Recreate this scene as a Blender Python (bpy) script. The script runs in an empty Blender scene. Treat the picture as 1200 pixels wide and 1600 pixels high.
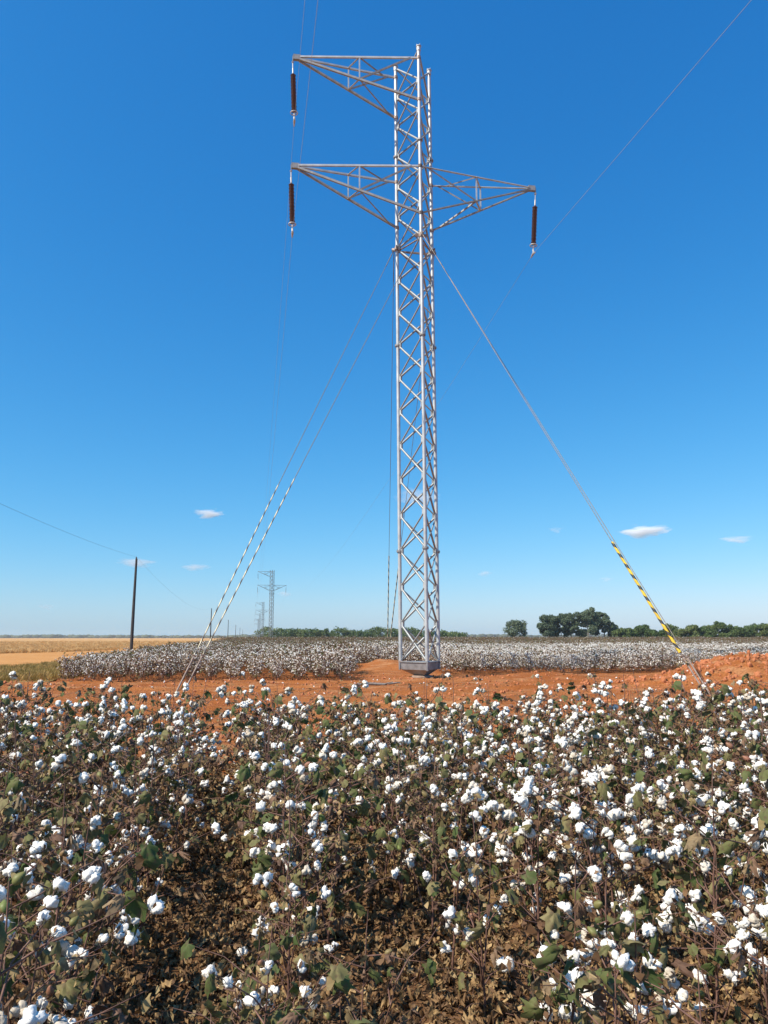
import bpy, math, random
import numpy as np
from mathutils import Matrix, Vector, Euler

R = math.radians
SC = bpy.context.scene
COL = SC.collection

# ------------------------------------------------------------------ camera
CAM_H = 1.70
cam_d = bpy.data.cameras.new('camera')
cam_d.sensor_fit = 'VERTICAL'
cam_d.sensor_height = 32.0
cam_d.sensor_width = 24.0
cam_d.lens = 24.0                       # 1200 px focal length on a 1600 px high frame
cam_d.clip_start = 0.05
cam_d.clip_end = 40000.0
cam = bpy.data.objects.new('camera', cam_d)
COL.objects.link(cam)
cam.location = (0, 0, CAM_H)
cam.rotation_euler = (R(90 + 9.3), 0, 0)
SC.camera = cam

# ------------------------------------------------------------------ sky, sun, exposure
SUN_EL = R(47)
SUN_AZ = R(-122)                        # compass angle of the sun from +Y, clockwise; behind the left shoulder
world = bpy.data.worlds.new('World')
SC.world = world
world.use_nodes = True
wn = world.node_tree.nodes
wl = world.node_tree.links
wn.clear()
sky = wn.new('ShaderNodeTexSky')
sky.sky_type = 'NISHITA'
sky.sun_disc = False
sky.sun_elevation = SUN_EL
sky.sun_rotation = SUN_AZ
sky.altitude = 300
sky.air_density = 1.0
sky.dust_density = 0.7
sky.ozone_density = 1.0
# the phone's colour response: one tone curve per channel over the whole sky
sc_ = wn.new('ShaderNodeSeparateColor'); cc_ = wn.new('ShaderNodeCombineColor')
wl.new(sky.outputs['Color'], sc_.inputs['Color'])
for ch_, g_, k_ in (('Red', 1.70, 1.28), ('Green', 0.90, 1.12), ('Blue', 0.60, 1.30)):
    m0 = wn.new('ShaderNodeMath'); m0.operation = 'MULTIPLY'; m0.inputs[1].default_value = 0.1
    m1 = wn.new('ShaderNodeMath'); m1.operation = 'POWER'; m1.inputs[1].default_value = g_
    m2 = wn.new('ShaderNodeMath'); m2.operation = 'MULTIPLY'; m2.inputs[1].default_value = k_ * 10.0
    wl.new(sc_.outputs[ch_], m0.inputs[0]); wl.new(m0.outputs[0], m1.inputs[0]); wl.new(m1.outputs[0], m2.inputs[0]); wl.new(m2.outputs[0], cc_.inputs[ch_])
bg = wn.new('ShaderNodeBackground')
bg.inputs['Strength'].default_value = 0.078
wo = wn.new('ShaderNodeOutputWorld')
wl.new(cc_.outputs['Color'], bg.inputs['Color'])
wl.new(bg.outputs['Background'], wo.inputs['Surface'])

sun_d = bpy.data.lights.new('sun', 'SUN')
sun_d.energy = 5.0
sun_d.angle = R(0.53)
sun_d.color = (1.0, 0.92, 0.785)
sun = bpy.data.objects.new('sun', sun_d)
COL.objects.link(sun)
to_sun = Vector((math.sin(SUN_AZ) * math.cos(SUN_EL), math.cos(SUN_AZ) * math.cos(SUN_EL), math.sin(SUN_EL)))
sun.rotation_euler = to_sun.to_track_quat('Z', 'Y').to_euler()
sun.location = (-40, -20, 60)

SC.view_settings.view_transform = 'Standard'
SC.view_settings.look = 'None'
SC.view_settings.exposure = 0.36
SC.view_settings.gamma = 1.0
SC.view_settings.use_curve_mapping = False
SC.render.engine = 'CYCLES'
SC.cycles.max_bounces = 32
SC.cycles.diffuse_bounces = 3
SC.cycles.glossy_bounces = 3
SC.cycles.transmission_bounces = 3
SC.cycles.transparent_max_bounces = 6
SC.cycles.volume_bounces = 32
SC.cycles.use_denoising = True
SC.cycles.denoiser = 'OPENIMAGEDENOISE'

# ------------------------------------------------------------------ helpers
def new_mat(name):
    m = bpy.data.materials.new(name)
    m.use_nodes = True
    m.node_tree.nodes.clear()
    return m, m.node_tree.nodes, m.node_tree.links

def ramp(nodes, stops, interp='LINEAR'):
    r = nodes.new('ShaderNodeValToRGB')
    r.color_ramp.interpolation = interp
    el = r.color_ramp.elements
    while len(el) > 1:
        el.remove(el[-1])
    el[0].position, el[0].color = stops[0][0], (*stops[0][1], 1)
    for p, c in stops[1:]:
        e = el.new(p)
        e.color = (*c, 1)
    return r

def noise(nodes, links, scale, detail=4, rough=0.55, coord='Object', dist=0.0):
    tc = nodes.new('ShaderNodeTexCoord')
    n = nodes.new('ShaderNodeTexNoise')
    n.inputs['Scale'].default_value = scale
    n.inputs['Detail'].default_value = detail
    n.inputs['Roughness'].default_value = rough
    n.inputs['Distortion'].default_value = dist
    links.new(tc.outputs[coord], n.inputs['Vector'])
    return n

def solid(name, stops, scale=6.0, rough=0.8, metal=0.0, bump=0.0, bscale=40.0, coord='Object', spec=0.5, detail=4):
    m, n, l = new_mat(name)
    p = n.new('ShaderNodeBsdfPrincipled')
    o = n.new('ShaderNodeOutputMaterial')
    t = noise(n, l, scale, detail, coord=coord)
    r = ramp(n, stops)
    l.new(t.outputs['Fac'], r.inputs['Fac'])
    l.new(r.outputs['Color'], p.inputs['Base Color'])
    p.inputs['Roughness'].default_value = rough
    p.inputs['Metallic'].default_value = metal
    p.inputs['Specular IOR Level'].default_value = spec
    if bump:
        b = n.new('ShaderNodeBump')
        b.inputs['Strength'].default_value = bump
        t2 = noise(n, l, bscale, 4, coord=coord)
        l.new(t2.outputs['Fac'], b.inputs['Height'])
        l.new(b.outputs['Normal'], p.inputs['Normal'])
    l.new(p.outputs['BSDF'], o.inputs['Surface'])
    return m

def leaf_mat(name, stops, transl=0.25, spots=(0.10, 0.06, 0.03), spot_amt=0.5, rough=0.7, spotscale=28):
    """leaf: colour differs from leaf to leaf, brown blotches, some light comes through"""
    m, n, l = new_mat(name)
    oi = n.new('ShaderNodeObjectInfo')
    r = ramp(n, stops)
    vn = noise(n, l, 9.0, 2)
    ad = n.new('ShaderNodeMath'); ad.operation = 'MULTIPLY_ADD'
    ad.inputs[1].default_value = 0.5
    l.new(vn.outputs['Fac'], ad.inputs[0])
    hf = n.new('ShaderNodeMath'); hf.operation = 'SUBTRACT'; hf.inputs[1].default_value = 0.25
    l.new(oi.outputs['Random'], hf.inputs[0])
    l.new(hf.outputs[0], ad.inputs[2])
    l.new(ad.outputs[0], r.inputs['Fac'])
    sp = noise(n, l, spotscale, 3)
    sr = ramp(n, [(0.50, (0, 0, 0)), (0.64, (spot_amt,) * 3)])
    l.new(sp.outputs['Fac'], sr.inputs['Fac'])
    mx = n.new('ShaderNodeMix'); mx.data_type = 'RGBA'
    l.new(sr.outputs['Color'], mx.inputs['Factor'])
    l.new(r.outputs['Color'], mx.inputs['A'])
    mx.inputs['B'].default_value = (*spots, 1)
    p = n.new('ShaderNodeBsdfPrincipled')
    p.inputs['Roughness'].default_value = rough
    p.inputs['Specular IOR Level'].default_value = 0.3
    t = n.new('ShaderNodeBsdfTranslucent')
    l.new(mx.outputs['Result'], p.inputs['Base Color'])
    l.new(mx.outputs['Result'], t.inputs['Color'])
    ms = n.new('ShaderNodeMixShader'); ms.inputs[0].default_value = transl
    l.new(p.outputs['BSDF'], ms.inputs[1]); l.new(t.outputs['BSDF'], ms.inputs[2])
    o = n.new('ShaderNodeOutputMaterial')
    l.new(ms.outputs['Shader'], o.inputs['Surface'])
    return m

def make_mesh(name, V, F, mats, fm=None, smooth=False):
    me = bpy.data.meshes.new(name)
    me.from_pydata([tuple(v) for v in V], [], [tuple(f) for f in F])
    for m in (mats if isinstance(mats, (list, tuple)) else [mats]):
        me.materials.append(m)
    if fm is not None:
        me.polygons.foreach_set('material_index', np.asarray(fm, dtype=np.int32))
    if smooth:
        me.polygons.foreach_set('use_smooth', np.ones(len(F), dtype=bool))
    me.update()
    return me

def obj(name, me, parent=None, M=None, label=None, cat=None, group=None, kind=None):
    o = bpy.data.objects.new(name, me)
    COL.objects.link(o)
    if parent is not None:
        o.parent = parent
    if M is not None:
        o.matrix_basis = M
    if label: o['label'] = label
    if cat: o['category'] = cat
    if group: o['group'] = group
    if kind: o['kind'] = kind
    return o

class MB:
    """collects shapes of one mesh"""
    def __init__(s):
        s.V, s.F, s.M = [], [], []
    def add(s, V, F, mi=0):
        b = len(s.V)
        s.V.extend([tuple(v) for v in V])
        s.F.extend([tuple(i + b for i in f) for f in F])
        s.M.extend([mi] * len(F))
    def tube(s, pts, rad, n=8, mi=0, cap=True):
        pts = [Vector(p) for p in pts]
        if not isinstance(rad, (list, tuple)):
            rad = [rad] * len(pts)
        V, F = [], []
        up = None
        for i, p in enumerate(pts):
            a = pts[max(i - 1, 0)]; b = pts[min(i + 1, len(pts) - 1)]
            d = (b - a).normalized()
            if up is None:
                up = Vector((1, 0, 0)) if abs(d.x) < 0.8 else Vector((0, 1, 0))
            x = (up - d * up.dot(d)).normalized()
            y = d.cross(x)
            up = x
            for k in range(n):
                t = 2 * math.pi * k / n
                V.append(p + (x * math.cos(t) + y * math.sin(t)) * rad[i])
        for i in range(len(pts) - 1):
            for k in range(n):
                k2 = (k + 1) % n
                F.append((i * n + k, i * n + k2, (i + 1) * n + k2, (i + 1) * n + k))
        if cap:
            e = (len(pts) - 1) * n; b0 = len(V)
            V += V[:n] + V[e:e + n]            # own corners, so that smooth sides keep their normals
            F.append(tuple(reversed(range(b0, b0 + n))))
            F.append(tuple(range(b0 + n, b0 + 2 * n)))
        s.add(V, F, mi)
    def box(s, c, size, mi=0, M=None):
        hx, hy, hz = size[0] / 2, size[1] / 2, size[2] / 2
        V = [Vector((c[0] + sx * hx, c[1] + sy * hy, c[2] + sz * hz)) for sz in (-1, 1) for sy in (-1, 1) for sx in (-1, 1)]
        if M is not None:
            V = [M @ v for v in V]
        s.add(V, [(0, 2, 3, 1), (4, 5, 7, 6), (0, 1, 5, 4), (2, 6, 7, 3), (0, 4, 6, 2), (1, 3, 7, 5)], mi)
    def prism(s, poly, z0, z1, mi=0):
        n = len(poly)
        V = [(x, y, z0) for x, y in poly] + [(x, y, z1) for x, y in poly]
        F = [tuple(reversed(range(n))), tuple(range(n, 2 * n))] + [(k, (k + 1) % n, n + (k + 1) % n, n + k) for k in range(n)]
        s.add(V, F, mi)
    def lathe(s, prof, n=12, mi=0):
        V, F = [], []
        for r, z in prof:
            for k in range(n):
                t = 2 * math.pi * k / n
                V.append((r * math.cos(t), r * math.sin(t), z))
        for i in range(len(prof) - 1):
            for k in range(n):
                k2 = (k + 1) % n
                F.append((i * n + k, i * n + k2, (i + 1) * n + k2, (i + 1) * n + k))
        F.append(tuple(reversed(range(n)))); F.append(tuple(range((len(prof) - 1) * n, len(prof) * n)))
        s.add(V, F, mi)
    def torus(s, R0, r, z, n=20, m=8, mi=0):
        V, F = [], []
        for i in range(n):
            a = 2 * math.pi * i / n
            for j in range(m):
                b = 2 * math.pi * j / m
                rr = R0 + r * math.cos(b)
                V.append((rr * math.cos(a), rr * math.sin(a), z + r * math.sin(b)))
        for i in range(n):
            for j in range(m):
                F.append((i * m + j, ((i + 1) % n) * m + j, ((i + 1) % n) * m + (j + 1) % m, i * m + (j + 1) % m))
        s.add(V, F, mi)
    def angle(s, a, b, w, t, mi=0, ref=None):
        """an L-section steel angle from a to b"""
        a, b = Vector(a), Vector(b)
        d = (b - a).normalized()
        ref = Vector(ref) if ref is not None else Vector((0, 0, 1))
        if abs(d.dot(ref)) > 0.97: ref = Vector((1, 0, 0))
        x = (ref - d * d.dot(ref)).normalized(); y = d.cross(x)
        P = [(0, 0), (w, 0), (w, t), (t, t), (t, w), (0, w)]
        V = [a + x * (p - w * .3) + y * (q - w * .3) for p, q in P] + [b + x * (p - w * .3) + y * (q - w * .3) for p, q in P]
        F = [(k, (k + 1) % 6, 6 + (k + 1) % 6, 6 + k) for k in range(6)] + [(3, 2, 1, 0), (5, 4, 3, 0), (6, 7, 8, 9), (6, 9, 10, 11)]
        s.add(V, F, mi)
    def build(s, name, mats, smooth=False):
        return make_mesh(name, s.V, s.F, mats, s.M, smooth)

_NT = {}
def vnoise(x, y, seed=0):
    """value noise on numpy arrays"""
    if seed not in _NT: _NT[seed] = np.random.RandomState(seed).rand(256, 256)
    T = _NT[seed]
    xi = np.floor(x).astype(int); yi = np.floor(y).astype(int)
    fx = x - xi; fy = y - yi
    fx = fx * fx * (3 - 2 * fx); fy = fy * fy * (3 - 2 * fy)
    g = lambda i, j: T[i % 256, j % 256]
    return (g(xi, yi) * (1 - fx) + g(xi + 1, yi) * fx) * (1 - fy) + (g(xi, yi + 1) * (1 - fx) + g(xi + 1, yi + 1) * fx) * fy

def fbm(x, y, seed=0, oct=4):
    t = 0; a = 0.5
    for k in range(oct):
        t = t + a * (vnoise(x * 2 ** k + 17.3 * k, y * 2 ** k + 5.1 * k, seed + k) - 0.5)
        a *= 0.5
    return t

# the line runs along VD, its crossarms along UD; crop rows run along VD too
TH = R(9.55)
UD = np.array([math.cos(TH), math.sin(TH)])
VD = np.array([-math.sin(TH), math.cos(TH)])
TOWER = np.array([1.66, 34.0])

# ------------------------------------------------------------------ materials
M_STEEL = solid('galvanised_steel', [(0.3, (0.38, 0.40, 0.405)), (0.7, (0.58, 0.605, 0.605))], 2.2, 0.48, 0.35, 0.05, 60)
M_BRACE = solid('brace_steel', [(0.3, (0.20, 0.215, 0.218)), (0.7, (0.40, 0.42, 0.42))], 1.6, 0.50, 0.35, 0.05, 60)
M_STEEL2 = solid('galvanised_steel_worn', [(0.3, (0.22, 0.225, 0.225)), (0.7, (0.36, 0.36, 0.355))], 5.0, 0.6, 0.4, 0.05, 60)
M_BOLT = solid('rusty_hardware', [(0.3, (0.22, 0.15, 0.11)), (0.7, (0.38, 0.33, 0.30))], 9.0, 0.6, 0.4)
M_POLY = solid('insulator_polymer', [(0.3, (0.060, 0.026, 0.024)), (0.7, (0.105, 0.044, 0.038))], 5.0, 0.45)
M_WIRE = solid('conductor_aluminium', [(0.3, (0.36, 0.36, 0.37)), (0.7, (0.50, 0.50, 0.51))], 3.0, 0.6, 0.4)
M_GUY = solid('guy_strand', [(0.3, (0.11, 0.10, 0.095)), (0.7, (0.30, 0.27, 0.24))], 14.0, 0.55, 0.4)
M_ROD = solid('anchor_rod_rusty', [(0.3, (0.20, 0.13, 0.10)), (0.7, (0.38, 0.31, 0.26))], 9.0, 0.7, 0.2)
M_GRIP = solid('anchor_rod_steel', [(0.3, (0.42, 0.40, 0.38)), (0.7, (0.62, 0.60, 0.57))], 9.0, 0.5, 0.4)
M_CONC = solid('concrete', [(0.3, (0.26, 0.17, 0.12)), (0.7, (0.36, 0.27, 0.21))], 4.0, 0.9, 0, 0.2, 30)
M_POLE = solid('dark_pole', [(0.3, (0.030, 0.028, 0.030)), (0.7, (0.060, 0.052, 0.050))], 3.0, 0.8, 0, 0.2, 30)
M_STEM = solid('stem_bark', [(0.25, (0.085, 0.042, 0.030)), (0.55, (0.17, 0.085, 0.060)), (0.8, (0.29, 0.18, 0.125))], 22.0, 0.75, 0, 0.2, 150)
M_BURR = leaf_mat('dry_burr', [(0.0, (0.085, 0.042, 0.022)), (0.5, (0.17, 0.095, 0.050)), (1.0, (0.30, 0.185, 0.10))], 0.12, (0.06, 0.03, 0.02), 0.5)
M_BRACT = leaf_mat('dry_bract', [(0.0, (0.14, 0.070, 0.034)), (0.35, (0.26, 0.148, 0.066)), (0.65, (0.18, 0.150, 0.056)), (1.0, (0.45, 0.31, 0.15))], 0.22, (0.05, 0.028, 0.018), 0.6)
M_LG = leaf_mat('leaf_green', [(0.0, (0.070, 0.102, 0.028)), (0.35, (0.118, 0.138, 0.044)), (0.65, (0.165, 0.158, 0.058)), (1.0, (0.25, 0.205, 0.09))], 0.25, (0.12, 0.075, 0.045), 0.7)
M_LB = leaf_mat('leaf_brown', [(0.0, (0.14, 0.078, 0.052)), (0.4, (0.24, 0.145, 0.090)), (0.7, (0.23, 0.170, 0.090)), (1.0, (0.42, 0.28, 0.16))], 0.22, (0.065, 0.035, 0.025), 0.6)
M_LITTER = leaf_mat('leaf_litter', [(0.0, (0.10, 0.052, 0.024)), (0.4, (0.22, 0.125, 0.056)), (0.8, (0.36, 0.23, 0.10)), (1.0, (0.48, 0.33, 0.16))], 0.15, (0.08, 0.045, 0.025), 0.5)
M_GBOLL = leaf_mat('unopened_boll', [(0.0, (0.15, 0.19, 0.05)), (0.5, (0.20, 0.17, 0.06)), (1.0, (0.30, 0.12, 0.08))], 0.05, (0.22, 0.08, 0.06), 0.8, 0.5, 12)

def cotton_mat():
    m, n, l = new_mat('cotton_fibre')
    p = n.new('ShaderNodeBsdfPrincipled')
    o = n.new('ShaderNodeOutputMaterial')
    oi = n.new('ShaderNodeObjectInfo')
    r = ramp(n, [(0.0, (0.52, 0.44, 0.34)), (0.15, (0.74, 0.69, 0.61)), (0.4, (0.84, 0.805, 0.74)), (1.0, (0.88, 0.855, 0.80))])
    l.new(oi.outputs['Random'], r.inputs['Fac'])
    t = noise(n, l, 55, 4, 0.6)
    r2 = ramp(n, [(0.3, (0.86, 0.85, 0.83)), (0.55, (1, 1, 1))])
    l.new(t.outputs['Fac'], r2.inputs['Fac'])
    mx = n.new('ShaderNodeMix'); mx.data_type = 'RGBA'; mx.blend_type = 'MULTIPLY'
    mx.inputs['Factor'].default_value = 1.0
    l.new(r.outputs['Color'], mx.inputs['A']); l.new(r2.outputs['Color'], mx.inputs['B'])
    l.new(mx.outputs['Result'], p.inputs['Base Color'])
    p.inputs['Roughness'].default_value = 1.0
    p.inputs['Specular IOR Level'].default_value = 0.05
    b = n.new('ShaderNodeBump'); b.inputs['Strength'].default_value = 0.25; b.inputs['Distance'].default_value = 0.004
    t2 = noise(n, l, 170, 5, 0.65)
    l.new(t2.outputs['Fac'], b.inputs['Height']); l.new(b.outputs['Normal'], p.inputs['Normal'])
    l.new(p.outputs['BSDF'], o.inputs['Surface'])
    return m
M_COTTON = cotton_mat()

def soil_mat(name, a, b, c, big=0.18, small=2.6, bump=0.6, stretch=1.0):
    m, n, l = new_mat(name)
    tc = n.new('ShaderNodeTexCoord')
    mp = n.new('ShaderNodeMapping'); mp.inputs['Scale'].default_value = (1.0, stretch, 1.0)
    mp.inputs['Rotation'].default_value = (0, 0, -TH)
    l.new(tc.outputs['Object'], mp.inputs['Vector'])
    def nz(s, d):
        t = n.new('ShaderNodeTexNoise'); t.inputs['Scale'].default_value = s; t.inputs['Detail'].default_value = d
        t.inputs['Roughness'].default_value = 0.6
        l.new(mp.outputs['Vector'], t.inputs['Vector']); return t
    t1 = nz(big, 5); t2 = nz(small, 6); t3 = nz(14.0, 5)
    r1 = ramp(n, [(0.35, a), (0.65, b)])
    l.new(t1.outputs['Fac'], r1.inputs['Fac'])
    r2 = ramp(n, [(0.50, (0, 0, 0)), (0.72, (0.75,) * 3)])
    l.new(t2.outputs['Fac'], r2.inputs['Fac'])
    mx = n.new('ShaderNodeMix'); mx.data_type = 'RGBA'
    l.new(r2.outputs['Color'], mx.inputs['Factor']); l.new(r1.outputs['Color'], mx.inputs['A'])
    mx.inputs['B'].default_value = (*c, 1)
    r3 = ramp(n, [(0.3, (0.62, 0.58, 0.55)), (0.55, (1.0, 1.0, 1.0)), (0.75, (1.15, 1.18, 1.22))])
    l.new(t3.outputs['Fac'], r3.inputs['Fac'])
    m2 = n.new('ShaderNodeMix'); m2.data_type = 'RGBA'; m2.blend_type = 'MULTIPLY'; m2.inputs['Factor'].default_value = 1
    l.new(mx.outputs['Result'], m2.inputs['A']); l.new(r3.outputs['Color'], m2.inputs['B'])
    p = n.new('ShaderNodeBsdfPrincipled'); p.inputs['Roughness'].default_value = 0.95
    p.inputs['Specular IOR Level'].default_value = 0.1
    l.new(m2.outputs['Result'], p.inputs['Base Color'])
    bp = n.new('ShaderNodeBump'); bp.inputs['Strength'].default_value = bump; bp.inputs['Distance'].default_value = 0.08
    l.new(t3.outputs['Fac'], bp.inputs['Height'])
    l.new(bp.outputs['Normal'], p.inputs['Normal'])
    o = n.new('ShaderNodeOutputMaterial')
    l.new(p.outputs['BSDF'], o.inputs['Surface'])
    return m
M_SOIL = soil_mat('red_soil', (0.38, 0.118, 0.032), (0.50, 0.185, 0.058), (0.62, 0.33, 0.16), 0.25, 0.9, 0.9, 3.0)
M_SOILC = solid('soil_clod', [(0.3, (0.34, 0.10, 0.034)), (0.6, (0.48, 0.18, 0.075)), (0.8, (0.52, 0.27, 0.14))], 9.0, 0.95, 0, 0.3, 40)
M_TRACK = soil_mat('tan_track', (0.52, 0.24, 0.075), (0.58, 0.29, 0.10), (0.62, 0.35, 0.14), 0.12, 1.0, 0.3, 2.0)
M_FIELD = soil_mat('dry_field', (0.54, 0.30, 0.115), (0.62, 0.37, 0.16), (0.44, 0.24, 0.10), 0.05, 0.5, 0.5, 3.0)
M_VERGE = soil_mat('verge_soil', (0.34, 0.24, 0.08), (0.42, 0.26, 0.09), (0.48, 0.22, 0.075), 0.2, 1.4, 0.5, 2.0)
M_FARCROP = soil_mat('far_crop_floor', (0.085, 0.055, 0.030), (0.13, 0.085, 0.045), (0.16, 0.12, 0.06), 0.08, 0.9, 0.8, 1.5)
M_STRAW = leaf_mat('straw', [(0.0, (0.50, 0.27, 0.10)), (0.5, (0.60, 0.37, 0.15)), (1.0, (0.68, 0.48, 0.24))], 0.25, (0.25, 0.14, 0.06), 0.4, 0.7, 6)
M_GRASS = leaf_mat('verge_grass', [(0.0, (0.24, 0.18, 0.048)), (0.5, (0.36, 0.245, 0.075)), (1.0, (0.48, 0.30, 0.11))], 0.25, (0.3, 0.2, 0.08), 0.4, 0.7, 6)
M_BARK = solid('tree_bark', [(0.3, (0.10, 0.085, 0.07)), (0.7, (0.30, 0.27, 0.23))], 2.0, 0.9)
M_EUC = leaf_mat('eucalyptus_leaf', [(0.0, (0.11, 0.150, 0.085)), (0.5, (0.15, 0.195, 0.11)), (1.0, (0.20, 0.235, 0.14))], 0.38, (0.08, 0.11, 0.06), 0.5, 0.55, 0.6)
M_BUSH = leaf_mat('woodland_leaf', [(0.0, (0.090, 0.145, 0.040)), (0.5, (0.135, 0.190, 0.055)), (1.0, (0.20, 0.24, 0.080))], 0.38, (0.10, 0.11, 0.045), 0.5, 0.6, 0.6)
M_FARWOOD = solid('far_wood', [(0.3, (0.045, 0.06, 0.035)), (0.7, (0.08, 0.10, 0.05))], 0.02, 0.95)

def sleeve_mat(name, a, b, pitch=0.30):
    m, n, l = new_mat(name)
    tc = n.new('ShaderNodeTexCoord')
    sp = n.new('ShaderNodeSeparateXYZ'); l.new(tc.outputs['Object'], sp.inputs[0])
    at = n.new('ShaderNodeMath'); at.operation = 'ARCTAN2'
    l.new(sp.outputs['Y'], at.inputs[0]); l.new(sp.outputs['X'], at.inputs[1])
    t = n.new('ShaderNodeMath'); t.operation = 'DIVIDE'; t.inputs[1].default_value = 2 * math.pi
    l.new(at.outputs[0], t.inputs[0])
    z = n.new('ShaderNodeMath'); z.operation = 'DIVIDE'; z.inputs[1].default_value = pitch
    l.new(sp.outputs['Z'], z.inputs[0])
    s = n.new('ShaderNodeMath'); s.operation = 'ADD'
    l.new(t.outputs[0], s.inputs[0]); l.new(z.outputs[0], s.inputs[1])
    f = n.new('ShaderNodeMath'); f.operation = 'FRACT'; l.new(s.outputs[0], f.inputs[0])
    g = n.new('ShaderNodeMath'); g.operation = 'GREATER_THAN'; g.inputs[1].default_value = 0.58
    l.new(f.outputs[0], g.inputs[0])
    nz = noise(n, l, 12, 4)
    ra = ramp(n, [(0.3, tuple(x * 0.7 for x in a)), (0.6, a)])
    l.new(nz.outputs['Fac'], ra.inputs['Fac'])
    mx = n.new('ShaderNodeMix'); mx.data_type = 'RGBA'
    l.new(g.outputs[0], mx.inputs['Factor']); l.new(ra.outputs['Color'], mx.inputs['A']); mx.inputs['B'].default_value = (*b, 1)
    p = n.new('ShaderNodeBsdfPrincipled'); p.inputs['Roughness'].default_value = 0.5
    l.new(mx.outputs['Result'], p.inputs['Base Color'])
    o = n.new('ShaderNodeOutputMaterial'); l.new(p.outputs['BSDF'], o.inputs['Surface'])
    return m
M_SLEEVE = sleeve_mat('guard_sleeve_yellow', (0.72, 0.47, 0.02), (0.025, 0.025, 0.025), 0.42)
M_SLEEVEP = sleeve_mat('guard_sleeve_glare', (0.72, 0.64, 0.42), (0.09, 0.08, 0.07), 0.50)  # pale yellow: sun glare on these guards is put into the colour

# ------------------------------------------------------------------ ground
def field_uv(x, y):
    """coordinates along the crossarm (u) and along the line (v), from the near left corner of the far cotton"""
    dx, dy = x + 12.2, y - 28.9
    return dx * UD[0] + dy * UD[1], dx * VD[0] + dy * VD[1]

def ground_z(x, y):
    x = np.asarray(x, float); y = np.asarray(y, float)
    d = np.hypot(x, y)
    fade = np.clip((140 - d) / 80, 0, 1)
    z = 0.10 * fbm(x * 0.35, y * 0.6, 1, 4) + 0.05 * fbm(x * 1.8, y * 3.0, 9, 3)
    # ruts and scraped ridges across the clearing
    clear = np.clip((y - 9.8) / 1.5, 0, 1) * np.clip((33 - y) / 3, 0, 1)
    u, v = field_uv(x, y)
    z = z + clear * (0.12 * np.abs(vnoise(u * 0.16, v * 1.5, 21) - 0.5) * 2 + 0.12 * fbm(u * 0.7, v * 1.9, 33, 4))
    for vo, wv in ((-12.6, 0.7), (-10.9, 0.7), (-5.6, 1.1), (-3.9, 1.1)):
        dv = v - vo - wv * np.sin(u * 0.16 + vo)
        z = z - clear * 0.07 * np.exp(-(dv / 0.20) ** 2) + clear * 0.035 * np.exp(-((np.abs(dv) - 0.42) / 0.15) ** 2)
    # rows in the near patch
    ur = (x * UD[0] + y * UD[1])
    near = np.clip((10.2 - y) / 0.8, 0, 1)
    z = z + near * 0.035 * np.cos(2 * math.pi * (ur - 0.1) / 0.88)
    # spoil heap on the right
    hx, hy = x - 13.6, y - 28.2 - 0.17 * (x - 13.6)
    w = np.where(hx < 0, 3.9, 9.0)
    hp = np.exp(-(hx / w) ** 4 if False else -np.abs(hx / w) ** 2.6) * np.exp(-np.abs(hy / 2.3) ** 2.4)
    z = z + hp * (0.92 + 0.55 * fbm(x * 0.9, y * 0.9, 51, 4) + 0.22 * fbm(x * 3.5, y * 3.5, 61, 3))
    bx, by = x - 7.0, y - 31.8 - 0.17 * (x - 7.0)
    z = z + np.exp(-np.abs(bx / 4.2) ** 2.6) * np.exp(-np.abs(by / 1.5) ** 2) * (0.22 + 0.5 * fbm(x * 0.9, y * 0.9, 52, 4))
    # low spoil behind the tower
    kx, ky = x - 0.2, y - 40.5
    z = z + np.exp(-(kx / 2.6) ** 2) * np.exp(-(ky / 3.0) ** 2) * (0.50 + 0.5 * fbm(x * 0.8, y * 0.8, 71, 4))
    return z * fade

def axis(parts):
    out = [parts[0][0]]
    for a, b, n in parts:
        out += list(np.linspace(a, b, n + 1)[1:])
    return np.array(out)
gx = axis([(-5000, -800, 8), (-800, -120, 14), (-120, -40, 16), (-40, -16, 70), (-16, 18, 230), (18, 40, 60), (40, 120, 16), (120, 800, 14), (800, 5000, 8)])
gy = axis([(-5000, -60, 8), (-60, -2, 12), (-2, 10, 70), (10, 36, 190), (36, 60, 60), (60, 160, 30), (160, 900, 20), (900, 5000, 10)])
GX, GY = np.meshgrid(gx, gy)
GZ = ground_z(GX, GY)
nx, ny = len(gx), len(gy)
gv = np.stack([GX.ravel(), GY.ravel(), GZ.ravel()], 1)
ii = (np.arange(ny - 1)[:, None] * nx + np.arange(nx - 1)[None, :]).ravel()
gf = np.stack([ii, ii + 1, ii + 1 + nx, ii + nx], 1)
me = make_mesh('ground', gv.tolist(), gf.tolist(), [M_SOIL], None, True)
obj('ground', me, kind='structure')

def sheet(name, mat, fn, us, vs, lift, wav=0.0, seed=5):
    """a sheet laid over the ground, in field (u, v) coordinates"""
    V, F = [], []
    for j, v in enumerate(vs):
        for i, u in enumerate(us):
            uu, vv = fn(i / (len(us) - 1), j / (len(vs) - 1), u, v)
            x = -12.2 + uu * UD[0] + vv * VD[0]; y = 28.9 + uu * UD[1] + vv * VD[1]
            V.append((x, y, 0.0))
    A = np.array(V)
    d = lift(A) if callable(lift) else lift
    A[:, 2] = ground_z(A[:, 0], A[:, 1]) + d
    n = len(us)
    for j in range(len(vs) - 1):
        for i in range(n - 1):
            F.append((j * n + i, j * n + i + 1, (j + 1) * n + i + 1, (j + 1) * n + i))
    return obj(name, make_mesh(name, A.tolist(), F, [mat], None, True), kind='structure')

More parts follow.
